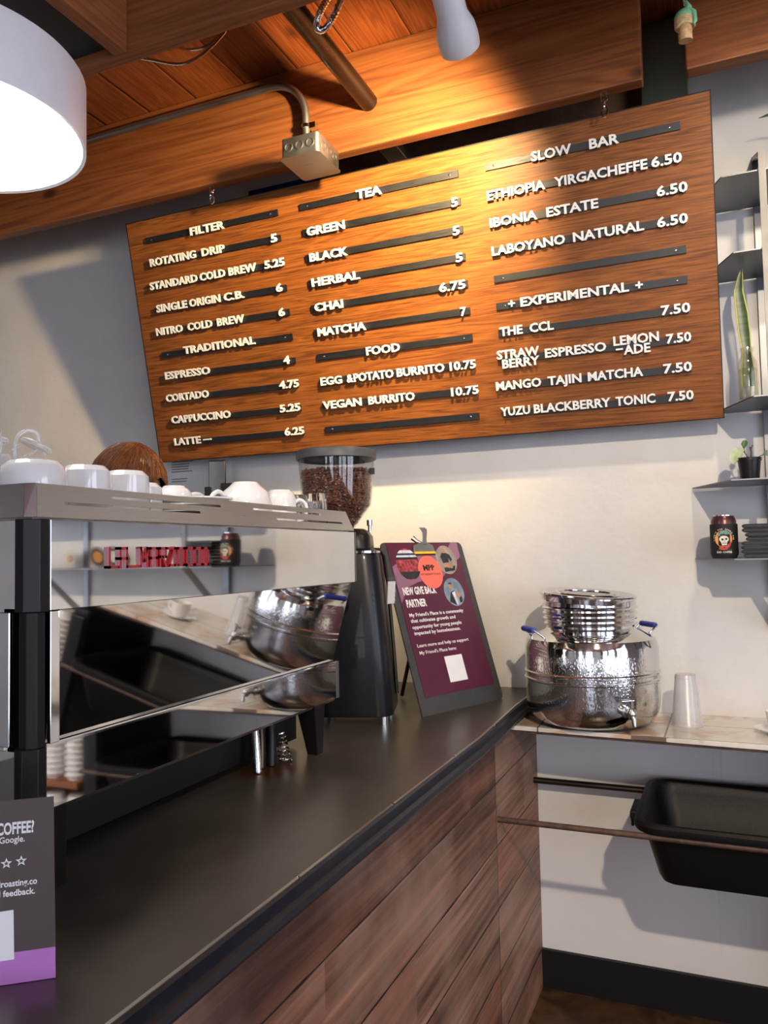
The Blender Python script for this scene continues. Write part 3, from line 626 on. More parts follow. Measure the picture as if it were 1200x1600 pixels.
mb = MB(); on_can(mb, disc(.0024, -.003, .0505, 12), .0015); on_can(mb, disc(.0024, .0045, .0515, 12), .0015); on_can(mb, [(.0, .046), (.0022, .046), (.001, .0485)], .0015); on_can(mb, [(-.004, .0425), (.005, .043), (.005, .0418), (-.004, .0413)], .0015); mb.build('skull_sockets', M_BLACKINK, slv)
mb = MB(); on_can(mb, [(-.017, .058), (-.013, .0585), (-.008, .058), (.008, .062), (.017, .0615), (.016, .064), (.009, .066), (.006, .071), (-.006, .070), (-.009, .063), (-.014, .0625)], .0016); mb.build('hat', M_TEAL, slv)
mb = MB(); on_can(mb, [(-.009, .036), (.0, .038), (.010, .040), (.013, .046), (.015, .043), (.011, .034), (.006, .029), (-.004, .027), (-.011, .030)], .0014); mb.build('bandana', M_REDINK, slv)
def text_on_can(mb, body, width, y, cap, R=.0356):
    vs, fs = text_geo(body, .02, .2, 1); a = min(p.x for p in vs); b = max(p.x for p in vs)
    out = []
    for p in vs:
        x = (p.x-a)/(b-a)*width-width/2; yy = y+(p.y-CAP0)/CAP*cap; an = x/R-PI/2; rr = R+(p.z+.1)*.002
        out.append((math.cos(an)*rr, math.sin(an)*rr, yy))
    mb.add(out, fs)
def arch_on_can(mb, body, r, cy, cap, a0, a1):
    n = len(body)
    for i, chh in enumerate(body):
        if chh == ' ': continue
        a = a0+(a1-a0)*i/(n-1); vs, fs = text_geo(chh, .03, .2, 1); w_ = (max(p.x for p in vs)+min(p.x for p in vs))/2; out = []
        for p in vs:
            lx = (p.x-w_)/CAP*cap; ly = (p.y-CAP0)/CAP*cap
            X = (r+ly)*math.cos(a)+lx*math.sin(a)-.001; Y = cy+(r+ly)*math.sin(a)-lx*math.cos(a)
            an = X/.0356-PI/2; rr = .0356+(p.z+.1)*.002; out.append((math.cos(an)*rr, math.sin(an)*rr, Y))
        mb.add(out, fs)
mb = MB(); arch_on_can(mb, "LIFE'S TOO SHORT FOR", .0242, .0525, .0038, PI*1.05, -PI*.02); text_on_can(mb, 'BAD COFFEE', .038, .0145, .0052); text_on_can(mb, '- - - - - - -', .036, .0225, .0018)
mb.build('lettering', M_BONE, slv)
# folded sleeves beside the can
fold = thing('folded_can_sleeve', '', 'can sleeve', (.135, 2.335, H-.0295), 0, 'folded sleeves stacked beside the can')
mb = MB(); prof = []
for k in range(9): a = PI/2+PI*k/8; prof.append((-.045+.0052*math.cos(a)*1.9, .0056+.0052*math.sin(a)))
prof += [(.055, .0004), (.055, .0108)]
mb.loft([[Vector((x, y, z)) for x, z in prof] for y in (-.05, -.046, .046, .05)]); mb.build('sleeve_fold', M_RUBBER, fold)
mb = MB(); mb.box(-.050, .055, -.0505, .0505, .0051, .0061); mb.build('inner_lining', M_GREYPLASTIC, fold, smooth=False)
ordn = ['bottom', 'second', 'third', 'fourth', 'fifth', 'sixth', 'seventh', 'top']
for i in range(8):
    lb = 'black folded can sleeve lying at the %s of the stack beside the can' % ordn[i] if i in (0, 7) else 'black folded can sleeve, %s from the bottom of the stack beside the can' % ordn[i]
    lo = (.098+random.uniform(-.006, .006), 2.335+random.uniform(-.004, .004), H-.0295+.0112*i); rz = random.uniform(-.06, .06)
    if i == 0: fold.location = lo; fold.rotation_euler = (0,0,rz); fold['label'] = lb
    else: dup(fold, lo, rz, lb)
# round coasters and a flower cut-out further along the shelf (seen mirrored in the machine)
def coaster(x, label, inner):
    c_ = thing('round_sticker', label, 'sticker', (x, 2.46, H-.0298), 0, 'round stickers on the lowest shelf')
    q = Matrix.Translation((0, 0, .042)) @ Matrix.Rotation(-PI/2+.25, 4, 'X')
    MB().lathe([(.001, 0), (.042, 0), (.042, .002), (.001, .002)], 36, q @ Matrix.Rotation(PI, 4, 'X')).build('disc', M_BLACKINK, c_)
    mb = MB()
    mb.lathe([(.036, .0022), (.0385, .0022), (.0385, .0026), (.036, .0026)], 36, q @ Matrix.Rotation(PI, 4, 'X') , closed=True)
    mb.build('print_ring', M_BONE, c_)
    mb = MB(); mb.lathe([(.001, .0022), (.024, .0022), (.024, .0026), (.001, .0026)], 30, q @ Matrix.Rotation(PI, 4, 'X')); mb.build('print_centre', inner, c_)
coaster(.705, 'round black sticker with orange centre mirrored in the machine left of the red badge', M_ORANGE)
coaster(.625, 'round black sticker with white centre mirrored behind the red badge', M_BONE)
fl = thing('flower_cutout', 'pale daisy shaped cut-out mirrored at the left of the machine back', 'ornament', (.84, 2.45, H-.0298))
mb = MB()
for k in range(14):
    a = 2*PI*k/14; mb.prism([(math.cos(a+d)*r, math.sin(a+d)*r+.037) for r, d in ((.012, -.16), (.030, -.2), (.036, -.08), (.037, 0), (.036, .08), (.030, .2), (.012, .16))], (0,0,0), (1,0,0), (0,0,1), -.001, .001)
mb.build('petals', M_BONE, fl, smooth=False)
MB().lathe([(.001, 0), (.015, 0), (.013, .004), (.001, .005)], 20, Matrix.Translation((0, -.001, .037)) @ Matrix.Rotation(PI/2, 4, 'X')).build('flower_centre', pm('daisy_centre', (.60, .45, .25), .6), fl)

# ------------------------------------------------------------------ steel water tank on the ledge
TC = (-.364, 2.312, LZ)
tank = thing('water_tank', 'squat polished steel water tank with loose lid and small tap on the tile ledge', 'tank', TC)
R = .183
body = [(.001, 0), (.105, 0), (.135, .004), (.160, .014), (.173, .030), (.181, .050), (R, .070), (R, .124), (R+.0035, .127), (R+.0035, .131), (R, .134), (R, .142), (R+.0035, .145), (R+.0035, .149), (R, .152), (R, .215), (R-.003, .226), (.176, .238), (.160, .247), (.140, .256), (.126, .262), (.121, .268)]
MB().lathe(body, 96, cap1=False).build('tank_body', M_SWEAT, tank)
nk = [(.121, .268), (.121, .272)]
for i in range(4): z = .274+.0145*i; nk += [(.121+.0015*i, z), (.127+.0015*i, z+.003), (.128+.0015*i, z+.006), (.123+.0015*i, z+.010)]
nk += [(.127, .336), (.127, .340), (.120, .340), (.118, .300), (.118, .272)]
MB().lathe(nk, 96, cap0=False, cap1=False).build('threaded_neck', M_CHROME, tank)
ql = Matrix.Translation((-.004, -.004, .356)) @ Matrix.Rotation(.075, 4, 'Y') @ Matrix.Rotation(.03, 4, 'X')
mb = MB(); mb.lathe([(.124, -.016), (.128, -.016), (.129, -.003), (.1335, -.002), (.136, .002), (.1345, .006), (.130, .007), (.124, .004), (.118, -.004), (.112, -.006), (.06, -.004), (.001, -.003)], 96, ql, cap0=False); mb.build('lid', M_CHROME, tank)
mb = MB(); mb.tube([ql @ Vector((.085*math.cos(a), .085*math.sin(a), .004)) for a in [2*PI*k/48 for k in range(48)]], .004, 8, closed=True); mb.build('lid_ring', M_CHROME, tank)
M_BLUE = pm('blue_grip', (.025, .05, .38), .45)
for sgn in (-1, 1):
    x = sgn*.152; h_ = MB()
    dirx = sgn*.7
    A = Vector((x-.004*sgn, -.045, .236)); B = Vector((x-.004*sgn, .045, .236)); up = Vector((sgn*.036, 0, .030))
    h_.tube([A, A+up*.5, A+up+Vector((0, .006, 0)), B+up+Vector((0, -.006, 0)), B+up*.5, B], .0032, 8)
    h_.tube([A+Vector((-.02*sgn, -.012, .006)), A, A+Vector((-.008*sgn, .022, .003))], .003, 8); h_.tube([B+Vector((-.02*sgn, .012, .006)), B, B+Vector((-.008*sgn, -.022, .003))], .003, 8)
    ho = h_.build('handle', M_CHROME, tank)
    g_ = MB(); g_.tube([A+up+Vector((0, .010+.0076*k, 0)) for k in range(11)], [.0085 if k % 2 else .0075 for k in range(11)], 10); g_.build('grip', M_BLUE, ho); ho.rotation_euler = (0, 0, .62)
tp = Vector((.108, -.152, .062)); td = Vector((.58, -.815, 0)).normalized(); q = td.to_track_quat('Z', 'Y').to_matrix().to_4x4(); q.translation = tp
mb = MB(); mb.lathe([(.001, -.01), (.013, -.01), (.0145, .002), (.0145, .008), (.009, .010), (.009, .022), (.001, .022)], 20, q)
c2 = tp+td*.030; mb.lathe([(.001, -.016), (.007, -.014), (.0115, -.006), (.0125, 0), (.0115, .006), (.007, .014), (.001, .016)], 20, Matrix.Translation(c2))
mb.tube([c2, c2+td*.010+Vector((0,0,-.010)), c2+td*.012+Vector((0,0,-.030))], [.008, .007, .0052], 12)
tap = mb.build('tap', steel('tap_steel', (.5, .48, .44), .22), tank)
mb = MB(); mb.tube([c2+Vector((0,0,.010)), c2+Vector((0,0,.036))], .0045, 10); side = Vector((-td.y, td.x, 0)); mb.tube([c2+Vector((0,0,.034))-side*.028, c2+Vector((0,0,.034))+side*.006], [.0035, .0045], 10); mb.build('lever', M_CHROME, tap)

# plastic cup upside down, cup and saucer
cp = thing('plastic_cup', 'frosted plastic cup standing upside down beside the steel tank', 'cup', (-.117, 2.345, LZ))
mb = MB(); mb.lathe([(.041, 0), (.043, .002), (.041, .004), (.0395, .006), (.0275, .136), (.026, .139), (.001, .139), (.001, .1375), (.0255, .1375), (.0268, .135), (.0385, .006), (.040, 0)], 48, cap0=False, cap1=False)
mb.build('cup_wall', M_FROST, cp)
MB().lathe([(.0285, .128), (.0291, .129), (.0287, .131), (.0279, .131)], 48, closed=True).build('foot_ring', M_FROST, cp)
sa = thing('saucer', 'white saucer on the tile ledge near the right edge, under a small cup', 'saucer', (.110, 2.31, LZ))
MB().lathe([(.001, .001), (.030, .001), (.034, .004), (.058, .011), (.062, .014), (.058, .0135), (.033, .0065), (.001, .005)], 48).build('dish', M_PORC, sa)
tc = thing('espresso_cup', 'small white cup on the saucer near the right edge', 'cup', (.110, 2.31, LZ+.0055))
MB().lathe([(.001, 0), (.020, 0), (.022, .003), (.030, .020), (.034, .045), (.035, .052), (.0335, .052), (.031, .04), (.027, .02), (.018, .006), (.001, .005)], 40).build('cup_body', M_PORC, tc)
mb = MB(); mb.tube(arc((.036, 0, .028), .015, PI*.55, -PI*.55, 12), .0035, 8); mb.build('handle', M_PORC, tc)

# ------------------------------------------------------------------ rods and bus tub, cabinet, shelf of cups
for nm, y, z, lb in (('rail_rod', 2.035, -.690, 'rusty steel rod in front of the black bus tub'), ('rail_rod', 2.452, -.700, 'dark rod along the white wall behind the black bus tub')):
    mb = MB(); mb.tube([(-.572, y, H+z), (.34, y, H+z)], .0075 if y < 2.2 else .0095, 12); tag(mb.build(nm, M_RUST if y < 2.2 else M_PIPE), lb, 'rod', 'rods under the ledge')
tub = thing('bus_tub', 'black plastic bus tub hanging by its rim between two rods under the ledge', 'tub', (.035, 2.244, H-.688))
hx, hy = .272, .222
mb = MB(); Ls = []
for (a, b, r, z) in ((.205, .135, .03, -.130), (.214, .145, .04, -.132), (.222, .152, .05, -.120), (.248, .196, .055, -.004), (.250, .198, .055, .006), (hx-.004, hy-.002, .06, .006), (hx, hy, .062, .012), (hx, hy, .062, .022), (hx-.006, hy-.006, .06, .028), (.255, .204, .055, .028), (.246, .194, .052, .018), (.242, .190, .05, -.004), (.216, .146, .045, -.118), (.205, .135, .03, -.127)):
    Ls.append(rrect(a, b, r, z, 7))
mb.loft(Ls); tb = mb.build('tub_shell', M_TUB, tub)
for s in (-1, 1):
    mb = MB(); x = s*(hx+.006); mb.obox((x, -.05, .012), ((1,0,0),(0,1,0),(0,0,1)), (.010, .055, .010)); mb.obox((x+s*.004, -.05, -.004), ((1,0,0),(0,1,0),(0,0,1)), (.004, .055, .012)); mb.build('lift_lug', M_TUB, tub, smooth=False, bevel=.003)
cab = thing('black_cabinet', 'black cabinet under the right end of the ledge, mirrored in the machine', 'cabinet', (.375, 2.345, 0))
MB().box(-.033, .033, -.22, .153, .02, H-.515).build('cabinet_body', M_BLACKPAINT, cab, smooth=False, bevel=.012, seg=3)
MB().box(-.030, .030, -.234, -.222, .05, H-.54).build('cabinet_door', M_RUBBER, cab, smooth=False, bevel=.006)
MB().box(-.03, .03, -.2, .15, 0, .02).build('plinth', M_RUBBER, cab, smooth=False)
rk = thing('cup_rack', 'wooden rack of wrapped cups beside the black cabinet, mirrored in the machine', 'rack', (.70, 2.28, 0))
MB().box(-.28, .28, -.18, .2, .30, .32).build('lower_board', M_JOIST, rk, smooth=False)
MB().box(-.28, .28, -.18, .2, .56, .58).build('upper_board', M_JOIST, rk, smooth=False)
MB().box(.268, .292, -.18, .2, 0, .80).build('side_board', M_JOIST, rk, smooth=False)
MB().box(-.28, .268, .2, .215, 0, .80).build('back_board', M_JOIST, rk, smooth=False)
first = None
for i, (x, zz) in enumerate([(x, z) for z in (.32, .58) for x in (-.235, -.135, -.035, .065, .165)]):
    if first is None:
        first = thing('cup_stack', '', 'cups', (.70+x, 2.15, zz), 0, 'wrapped cup stacks on the rack')
        mb = MB(); pf = [(.001, 0), (.03, 0)]
        for k in range(9): pf += [(.033, .012+.02*k), (.043, .015+.02*k), (.043, .020+.02*k), (.034, .021+.02*k)]
        pf += [(.03, .205), (.001, .205)]
        mb.lathe(pf, 28); mb.build('nested_cups', M_PORC, first)
        o_ = first
    else: o_ = dup(first, (.70+x, 2.15, zz))
    o_['label'] = 'white cup stack, %s from the left on the %s board of the wooden rack' % (('first', 'second', 'third', 'fourth', 'fifth')[i % 5], 'lower' if i < 5 else 'upper')

# ------------------------------------------------------------------ espresso machine (its back faces the customers)
MX = -.795; Y0, Y1 = .738, 1.675; XB = -1.37
em = thing('espresso_machine', 'large polished steel espresso machine seen from behind with a red badge', 'espresso machine', (MX, Y0, CT))
def L(x, y, z): return (x-MX, y-Y0, z-(CT-H))          # machine coordinates from eye heights
def mbox(mb, x0, x1, y0, y1, z0, z1):
    a = L(x0, y0, z0); b = L(x1, y1, z1); return mb.box(a[0], b[0], a[1], b[1], a[2], b[2])
def bez(mb, ch, x, d0, d1):
    """extrude an octagonal plan ring"""
    return mb
# upper case
def plan(x0, x1, y0, y1, c): return [(x0+c, y0), (x1-c, y0), (x1, y0+c), (x1, y1-c), (x1-c, y1), (x0+c, y1), (x0, y1-c), (x0, y0+c)]
mb = MB(); mb.loft([[Vector(L(x, y, z)) for x, y in plan(XB, MX-.004, Y0+.008, Y1-.004, .012)] for z in (-.060, .052)]); mb.build('upper_case', M_MIRROR, em, smooth=False)
mb = MB(); mbox(mb, MX-.0035, MX, Y0+.030, Y1, -.0635, .0535); mb.build('back_panel', M_MIRROR, em, smooth=False, bevel=.001)
mb = MB(); mbox(mb, MX-.02, MX-.001, Y1+.0005, Y1+.012, -.0625, .053); mb.build('panel_end_cap', M_GREYPLASTIC, em, smooth=False, bevel=.001)
# cup rail: sheet leaning in, with slots
def rail_side(mb, P0, P1, T0, T1, slots, th):
    """P lower edge, T upper edge (world eye heights); slots in (s0,s1,t0,t1) cut-outs laid out as strips"""
    P0, P1, T0, T1 = map(Vector, (P0, P1, T0, T1))
    def pt(s, t): return (P0.lerp(P1, s)).lerp(T0.lerp(T1, s), t)
    n = ((P1-P0).cross(T0-P0)).normalized()*th
    ts = sorted({0, 1, *[a for q in slots for a in q[2:]]})
    for i in range(len(ts)-1):
        t0, t1 = ts[i], ts[i+1]; tm = (t0+t1)/2
        cuts = sorted([(q[0], q[1]) for q in slots if q[2] < tm < q[3]]); s = 0; segs = []
        for a, b in cuts: segs.append((s, a)); s = b
        segs.append((s, 1))
        for a, b in segs:
            c_ = [pt(a, t0), pt(b, t0), pt(b, t1), pt(a, t1)]
            mb.loft([[Vector(L(*(p-n))) for p in c_], [Vector(L(*(p))) for p in c_]])
mb = MB(); ya, yb = Y0+.006, Y1-.005
S = lambda y: (y-ya)/(yb-ya)
rail_side(mb, (MX+.001, ya, .0555), (MX+.001, yb, .0555), (MX-.006, ya+.006, .099), (MX-.006, yb-.03, .099),
          [(S(.79), S(1.09), .40, .49), (S(.88), S(1.155), .70, .79), (S(1.26), S(1.53), .70, .79), (S(1.335), S(1.625), .33, .42)], -.0015)
mb.build('cup_rail', M_BRUSHED, em, smooth=False)
mb = MB(); rail_side(mb, (MX-.012, Y0-.001, .0555), (XB, Y0-.001, .0555), (MX-.018, Y0+.006, .099), (XB, Y0+.006, .099), [], .0015); mb.build('end_rail', M_BRUSHED, em, smooth=False)
mb = MB(); rail_side(mb, (MX+.001, ya, .0555), (MX-.012, Y0-.001, .0555), (MX-.006, ya+.006, .099), (MX-.018, Y0+.006, .099), [], .0015); mb.build('rail_corner', M_CHROME, em, smooth=False)
mb = MB(); rail_side(mb, (XB, Y0, .0555), (XB, Y1, .0555), (XB+.004, Y0+.01, .099), (XB+.004, Y1-.02, .099), [], .0015); rail_side(mb, (XB, Y1, .0555), (MX, Y1-.005, .0555), (XB, Y1-.03, .099), (MX-.006, Y1-.035, .099), [], .0015); mb.build('front_rail', M_BRUSHED, em, smooth=False)
mb = MB(); mbox(mb, XB+.01, MX-.012, Y0+.012, Y1-.04, .0525, .058); mb.build('cup_tray', M_BRUSHED, em, smooth=False)
# corner posts, black, octagonal
def post(mb, y, z0, z1, h, c, x=MX-.014):
    mb.loft([[Vector(L(px, py, z)) for px, py in plan(x-h, x+h, y-h, y+h, c)] for z in (z0, z1)])
mb = MB(); post(mb, Y0+.016, -.064, .0535, .021, .014, MX-.016); mb.build('corner_block', M_RUBBER, em, smooth=False, bevel=.0012)
mb = MB(); post(mb, Y0+.018, -.235, -.064, .015, .009, MX-.018); mb.build('corner_post', M_BLACKPAINT, em, smooth=False, bevel=.0012)
mb = MB(); post(mb, Y0+.016, -.330, -.233, .020, .014, MX-.018); mb.build('corner_block', M_RUBBER, em, smooth=False, bevel=.0012)
# chrome jambs beside the post
mb = MB(); mbox(mb, MX-.012, MX-.006, Y0+.036, Y0+.052, -.233, -.064); mb.build('jamb', M_CHROME, em, smooth=False, bevel=.001)
mb = MB(); mbox(mb, MX-.058, MX-.040, Y0+.002, Y0+.008, -.233, -.064); mb.build('jamb', M_CHROME, em, smooth=False, bevel=.001)
# leaning mirror panel under the case
mb = MB(); A = [(MX-.0045, -.0635, 1.662), (MX-.030, -.240, 1.612), (MX-.036, -.240, 1.612), (MX-.0105, -.0635, 1.662)]
mb.loft([[Vector(L(x, Y0+.050, z)) for x, z, y in A], [Vector(L(x, y, z)) for x, z, y in A]]); mb.build('splash_panel', M_MIRROR, em, smooth=False)
mb = MB(); mb.loft([[Vector(L(x, y+d, z)) for x, z, y in ((MX-.006, -.0635, 1.6625), (MX-.033, -.236, 1.6125), (MX-.06, -.236, 1.6125), (MX-.03, -.0635, 1.6625))] for d in (0, .006)]); mb.build('panel_edge', M_GREYPLASTIC, em, smooth=False)
mb = MB(); mbox(mb, XB+.10, MX-.07, Y0+.03, 1.60, -.30, -.0602); mb.build('inner_case', M_BLACKPAINT, em, smooth=False)
mb = MB(); mbox(mb, XB+.02, MX-.060, Y0+.012, Y0+.018, -.240, -.060); mb.build('end_panel', M_MIRROR, em, smooth=False)
# drip tray body
TY = 1.612; TX = MX-.022
mb = MB(); mbox(mb, XB-.02, TX-.006, Y0+.012, TY-.004, -.318, -.2405); mb.build('tray_case', M_MIRROR, em, smooth=False)
mb = MB(); mbox(mb, TX-.0055, TX, Y0+.036, TY, -.3195, -.2405); mb.build('tray_band', M_MIRROR, em, smooth=False)
mb = MB(); mb.loft([[Vector(L(x, y, z)) for x, z in ((TX, -.3195), (TX-.007, -.3265), (TX-.02, -.3265), (TX-.006, -.3195))] for y in (Y0+.036, TY)]); mb.build('tray_lower_edge', M_BRUSHED, em, smooth=False)
mb = MB(); mbox(mb, TX-.0055, TX+.002, Y0+.036, TY, -.2405, -.2375); mb.build('tray_bead', M_CHROME, em, smooth=False)
mb = MB(); mbox(mb, TX-.010, TX+.001, TY+.0005, TY+.014, -.3205, -.2385); mb.build('tray_end_cap', M_GREYPLASTIC, em, smooth=False, bevel=.001)
mb = MB(); mbox(mb, XB+.10, TX-.10, Y0+.12, 1.605, -.415, -.3185); mb.build('dark_filler_box', M_BLACKPAINT, em, smooth=False)  # added black box, hides the bright counter so the gap underneath stays dark
# legs
for (x, y) in ((MX-.045, 1.545), (MX-.045, Y0+.07), (XB+.05, 1.54), (XB+.05, Y0+.07)):
    mb = MB(); mb.loft([[Vector(L(x+a*h, y+b*h+dy, z)) for a, b in ((-1,-1),(1,-1),(1,1),(-1,1))] for h, z, dy in ((.024, -.320, -.012), (.022, -.336, -.010), (.013, -.427, .006), (.013, -.430, .006))]); mb.build('leg', M_RUBBER, em, smooth=False, bevel=.0015)
# badge: slim red capitals joined by low strokes
mb = MB(); yb0, yb1 = .868, 1.106; zb, hb = -.0105, .0265
GL = {'L': [((0,1),(0,0)), ((0,0),(1,0))], 'A': [((0,0),(0,1)), ((0,1),(1,1)), ((1,1),(1,0)), ((0,.45),(1,.45))], 'M': [((0,0),(0,1)), ((0,1),(.5,.3)), ((.5,.3),(1,1)), ((1,1),(1,0))],
      'R': [((0,0),(0,1)), ((0,1),(1,1)), ((1,1),(1,.5)), ((0,.5),(1,.5)), ((.45,.5),(1,0))], 'Z': [((0,1),(1,1)), ((1,1),(0,0)), ((0,0),(1,0))], 'O': [((0,0),(0,1)), ((0,1),(1,1)), ((1,1),(1,0)), ((1,0),(0,0))], 'C': [((1,1),(0,1)), ((0,1),(0,0)), ((0,0),(1,0))]}
word = 'LA MARZOCCO'; nW = len(word); cw = (yb1-yb0)/nW
def stroke(a, b, rw=.0020):
    pa, pb = Vector(a), Vector(b); d = (pb-pa).normalized(); s = d.cross(Vector((1,0,0))).normalized(); m = (pa+pb)/2; ln = (pb-pa).length/2+rw
    mb.obox(L(MX+.0022, m.y, m.z), ((1,0,0), d, s), (.0021, ln, rw))
for i, chh in enumerate(word):
    if chh == ' ':
        stroke((0, yb0+cw*i-.006, zb), (0, yb0+cw*(i+1), zb)); continue
    y_a, y_b = yb0+cw*i+.002, yb0+cw*(i+.72)
    for (a, b), (c_, d_) in GL[chh]: stroke((0, y_a+(y_b-y_a)*a, zb+hb*b), (0, y_a+(y_b-y_a)*c_, zb+hb*d_))
    if chh in 'Z' : stroke((0, y_b-.001, zb), (0, yb0+cw*(i+1)+.0015, zb))
mb.build('badge_lettering', M_RED, em, smooth=False)
# hoses and spring going down through the counter
for i, (x, y, r, m) in enumerate(((-.872, 1.372, .0085, M_CHROME), (-.885, 1.405, .0085, M_PIPE), (-.878, 1.432, .0105, M_RUBBER))):
    mb = MB(); pts = []
    for k in range(36): tt = k/35; pts.append(Vector(L(x-.012*math.sin(tt*PI*.5)*(1 if i == 0 else .4), y+.006*math.sin(tt*PI), -.4295+.135*tt)))
    mb.tube(pts, [r*(1 if k % 2 else .9) for k in range(36)] if i < 2 else r, 10); mb.build('hose', m, em)
mb = MB(); pts = []
for k in range(140):
    tt = k/139; a = tt*2*PI*7; rr = .0135-.006*tt; pts.append(Vector(L(-.862+rr*math.cos(a), 1.462+rr*math.sin(a)-.018*tt, -.428+.065*tt)))
mb.tube(pts, .0019, 6); mb.build('spring', M_CHROME, em)

# ------------------------------------------------------------------ cups on the machine
CZ0 = CT+.488                                             # tray surface above the floor
def cup_mesh(r, h, name, label, loc, rz, group='cups on the machine', r2=.62, up=False, handle=True, tilt=None):
    o = thing(name, label, 'cup', loc, rz, group)
    mb = MB(); w_ = .0032
    pf = [(r, 0), (r*.985, h*.25), (r*(.94 if r2 < .7 else .965), h*.55), (r*(.85 if r2 < .7 else .935), h*.80), (r*r2+.004, h*.95), (r*r2, h), (r*r2-.004, h+.004), (r*r2-.006, h+.004), (r*r2-.008, h), (.001, h-.002), (.001, h-.007), (r*r2-.006, h-.007), (r*.85-w_, h*.78), (r*.94-w_, h*.53), (r*.985-w_, h*.25), (r-w_, 0), (r-w_*.5, -.001)]
    q = tilt if tilt else Matrix.Identity(4)
    mb.lathe(pf, 56, q, cap0=False, cap1=False, closed=True); mb.build('cup_body', M_PORC, o)
    if handle:
        hb_ = MB(); pts = [Vector((r*.90+.0, 0, h*.72)), Vector((r+.010, 0, h*.80)), Vector((r+.024, 0, h*.70)), Vector((r+.027, 0, h*.5)), Vector((r+.020, 0, h*.28)), Vector((r*.97, 0, h*.18))]
        hb_.tube([q @ p for p in smooth_pts(pts)], .0045, 10); hb_.build('handle', M_PORC, o)
    return o
cup_mesh(.046, .074, 'cappuccino_cup', 'largest white cup upside down at the left end of the machine top', (-.865, .806, CZ0), 2.4, r2=.80)
cup_mesh(.039, .077, 'cappuccino_cup', 'white upside-down cup on the machine, second from the left beside the largest', (-.868, .905, CZ0), 2.6, r2=.80)
cup_mesh(.037, .077, 'cappuccino_cup', 'white upside-down cup on the machine, third from left below the hair', (-.868, .993, CZ0), 2.2, r2=.80)
cup_mesh(.034, .066, 'espresso_cup', 'white cup mostly hidden behind the third upside-down cup', (-.905, 1.075, CZ0), 2.5, r2=.80)
sau = None
for i, lb in enumerate(('white saucer at the bottom of the saucer pile on the machine', 'white saucer in the middle of the saucer pile on the machine', 'white saucer on top of the saucer pile on the machine')):
    lo = (-.885+.004*i, 1.175, CZ0+.0115*i+.012)
    if sau is None:
        sau = thing('saucer', lb, 'saucer', lo, 0, 'saucers piled on the machine')
        MB().lathe([(.001, -.012), (.034, -.012), (.036, -.004), (.064, .008), (.071, .011), (.071, .0135), (.063, .0115), (.035, -.0005), (.001, -.002)], 56).build('dish', M_PORC, sau)
    else: dup(sau, lo, .4*i, lb)
cup_mesh(.038, .046, 'espresso_cup', 'low white cup upside down behind the saucer pile on the machine', (-.965, 1.235, CZ0+.030), 1.2)
cup_mesh(.056, .086, 'latte_cup', 'white latte cup upside down with its handle towards the saucers', (-.880, 1.350, CZ0+.001), -1.9, r2=.50)
cup_mesh(.036, .079, 'espresso_cup', 'small white cup upside down between the latte cup and shot glasses', (-.872, 1.472, CZ0), 1.0, r2=.72)
gl_ = None
for x, y, lb, z in ((-.880, 1.560, 'small shot glass upside down next to the last white cup', 0), (-.862, 1.620, 'small shot glass upside down in front of the bean hopper', .006), (-.915, 1.585, 'small shot glass upside down behind the other two glasses', 0)):
    if gl_ is None:
        gl_ = thing('shot_glass', lb, 'glass', (x, y, CZ0), 0, 'shot glasses on the machine'); gl_.scale = (.98, .98, 1.35)
        mb = MB(); loops = []
        def fl_(r, z, k): return [Vector(((r+k*.0006*math.cos(12*a))*math.cos(a), (r+k*.0006*math.cos(12*a))*math.sin(a), z)) for a in [2*PI*i/72 for i in range(72)]]
        mb.loft([fl_(.0255, 0, 0), fl_(.0252, .012, 1), fl_(.0222, .045, 1), fl_(.0215, .055, 1), fl_(.0205, .058, 0), fl_(.001, .058, 0), fl_(.001, .046, 0), fl_(.0185, .044, 0), fl_(.0235, .002, 0), fl_(.0245, 0, 0)], False, False)
        mb.build('glass_wall', M_GLASS, gl_)
    else: dup(gl_, (x, y, CZ0+z), .2, lb)
# clear pitchers with hinged lids behind the cups
def pitcher(loc, rz, label, lid_open):
    o = thing('clear_pitcher', label, 'pitcher', loc, rz, 'clear pitchers on the machine'); o.scale = (.68, .68, .68)
    MB().lathe([(.034, .001), (.036, .003), (.036, .135), (.034, .140), (.0325, .135), (.0325, .005), (.001, .004), (.001, .001)], 40).build('pitcher_wall', M_FROST, o)
    mb = MB(); q = Matrix.Translation((.010, 0, .170)) @ Matrix.Rotation(.42 if lid_open else 0, 4, 'Y')
    mb.lathe([(.001, -.005), (.031, -.005), (.034, -.002), (.034, .003), (.031, .006), (.001, .007)], 40, q); mb.build('lid', M_FROST, o)
    mb = MB(); mb.tube(smooth_pts([(-.030, -.010, .13), (-.034, -.010, .165), (-.026, -.006, .192), (-.006, 0, .204), (.012, .004, .198), (.016, .006, .182)]), .004, 8); mb.tube([(-.030, .010, .13), (-.036, .010, .16), (-.022, .008, .172)], .004, 8)
    mb.tube([(.030, 0, .150), (.016, 0, .162), (-.008, 0, .148), (-.024, 0, .138)], .003, 8); mb.build('lid_hinge', M_FROST, o)
pitcher((-.955, .885, CZ0), .9, 'clear plastic pitcher with tilted open lid behind the largest cup', True)
pitcher((-.955, .815, CZ0), 2.6, 'clear plastic pitcher at the left edge of the photo', False)

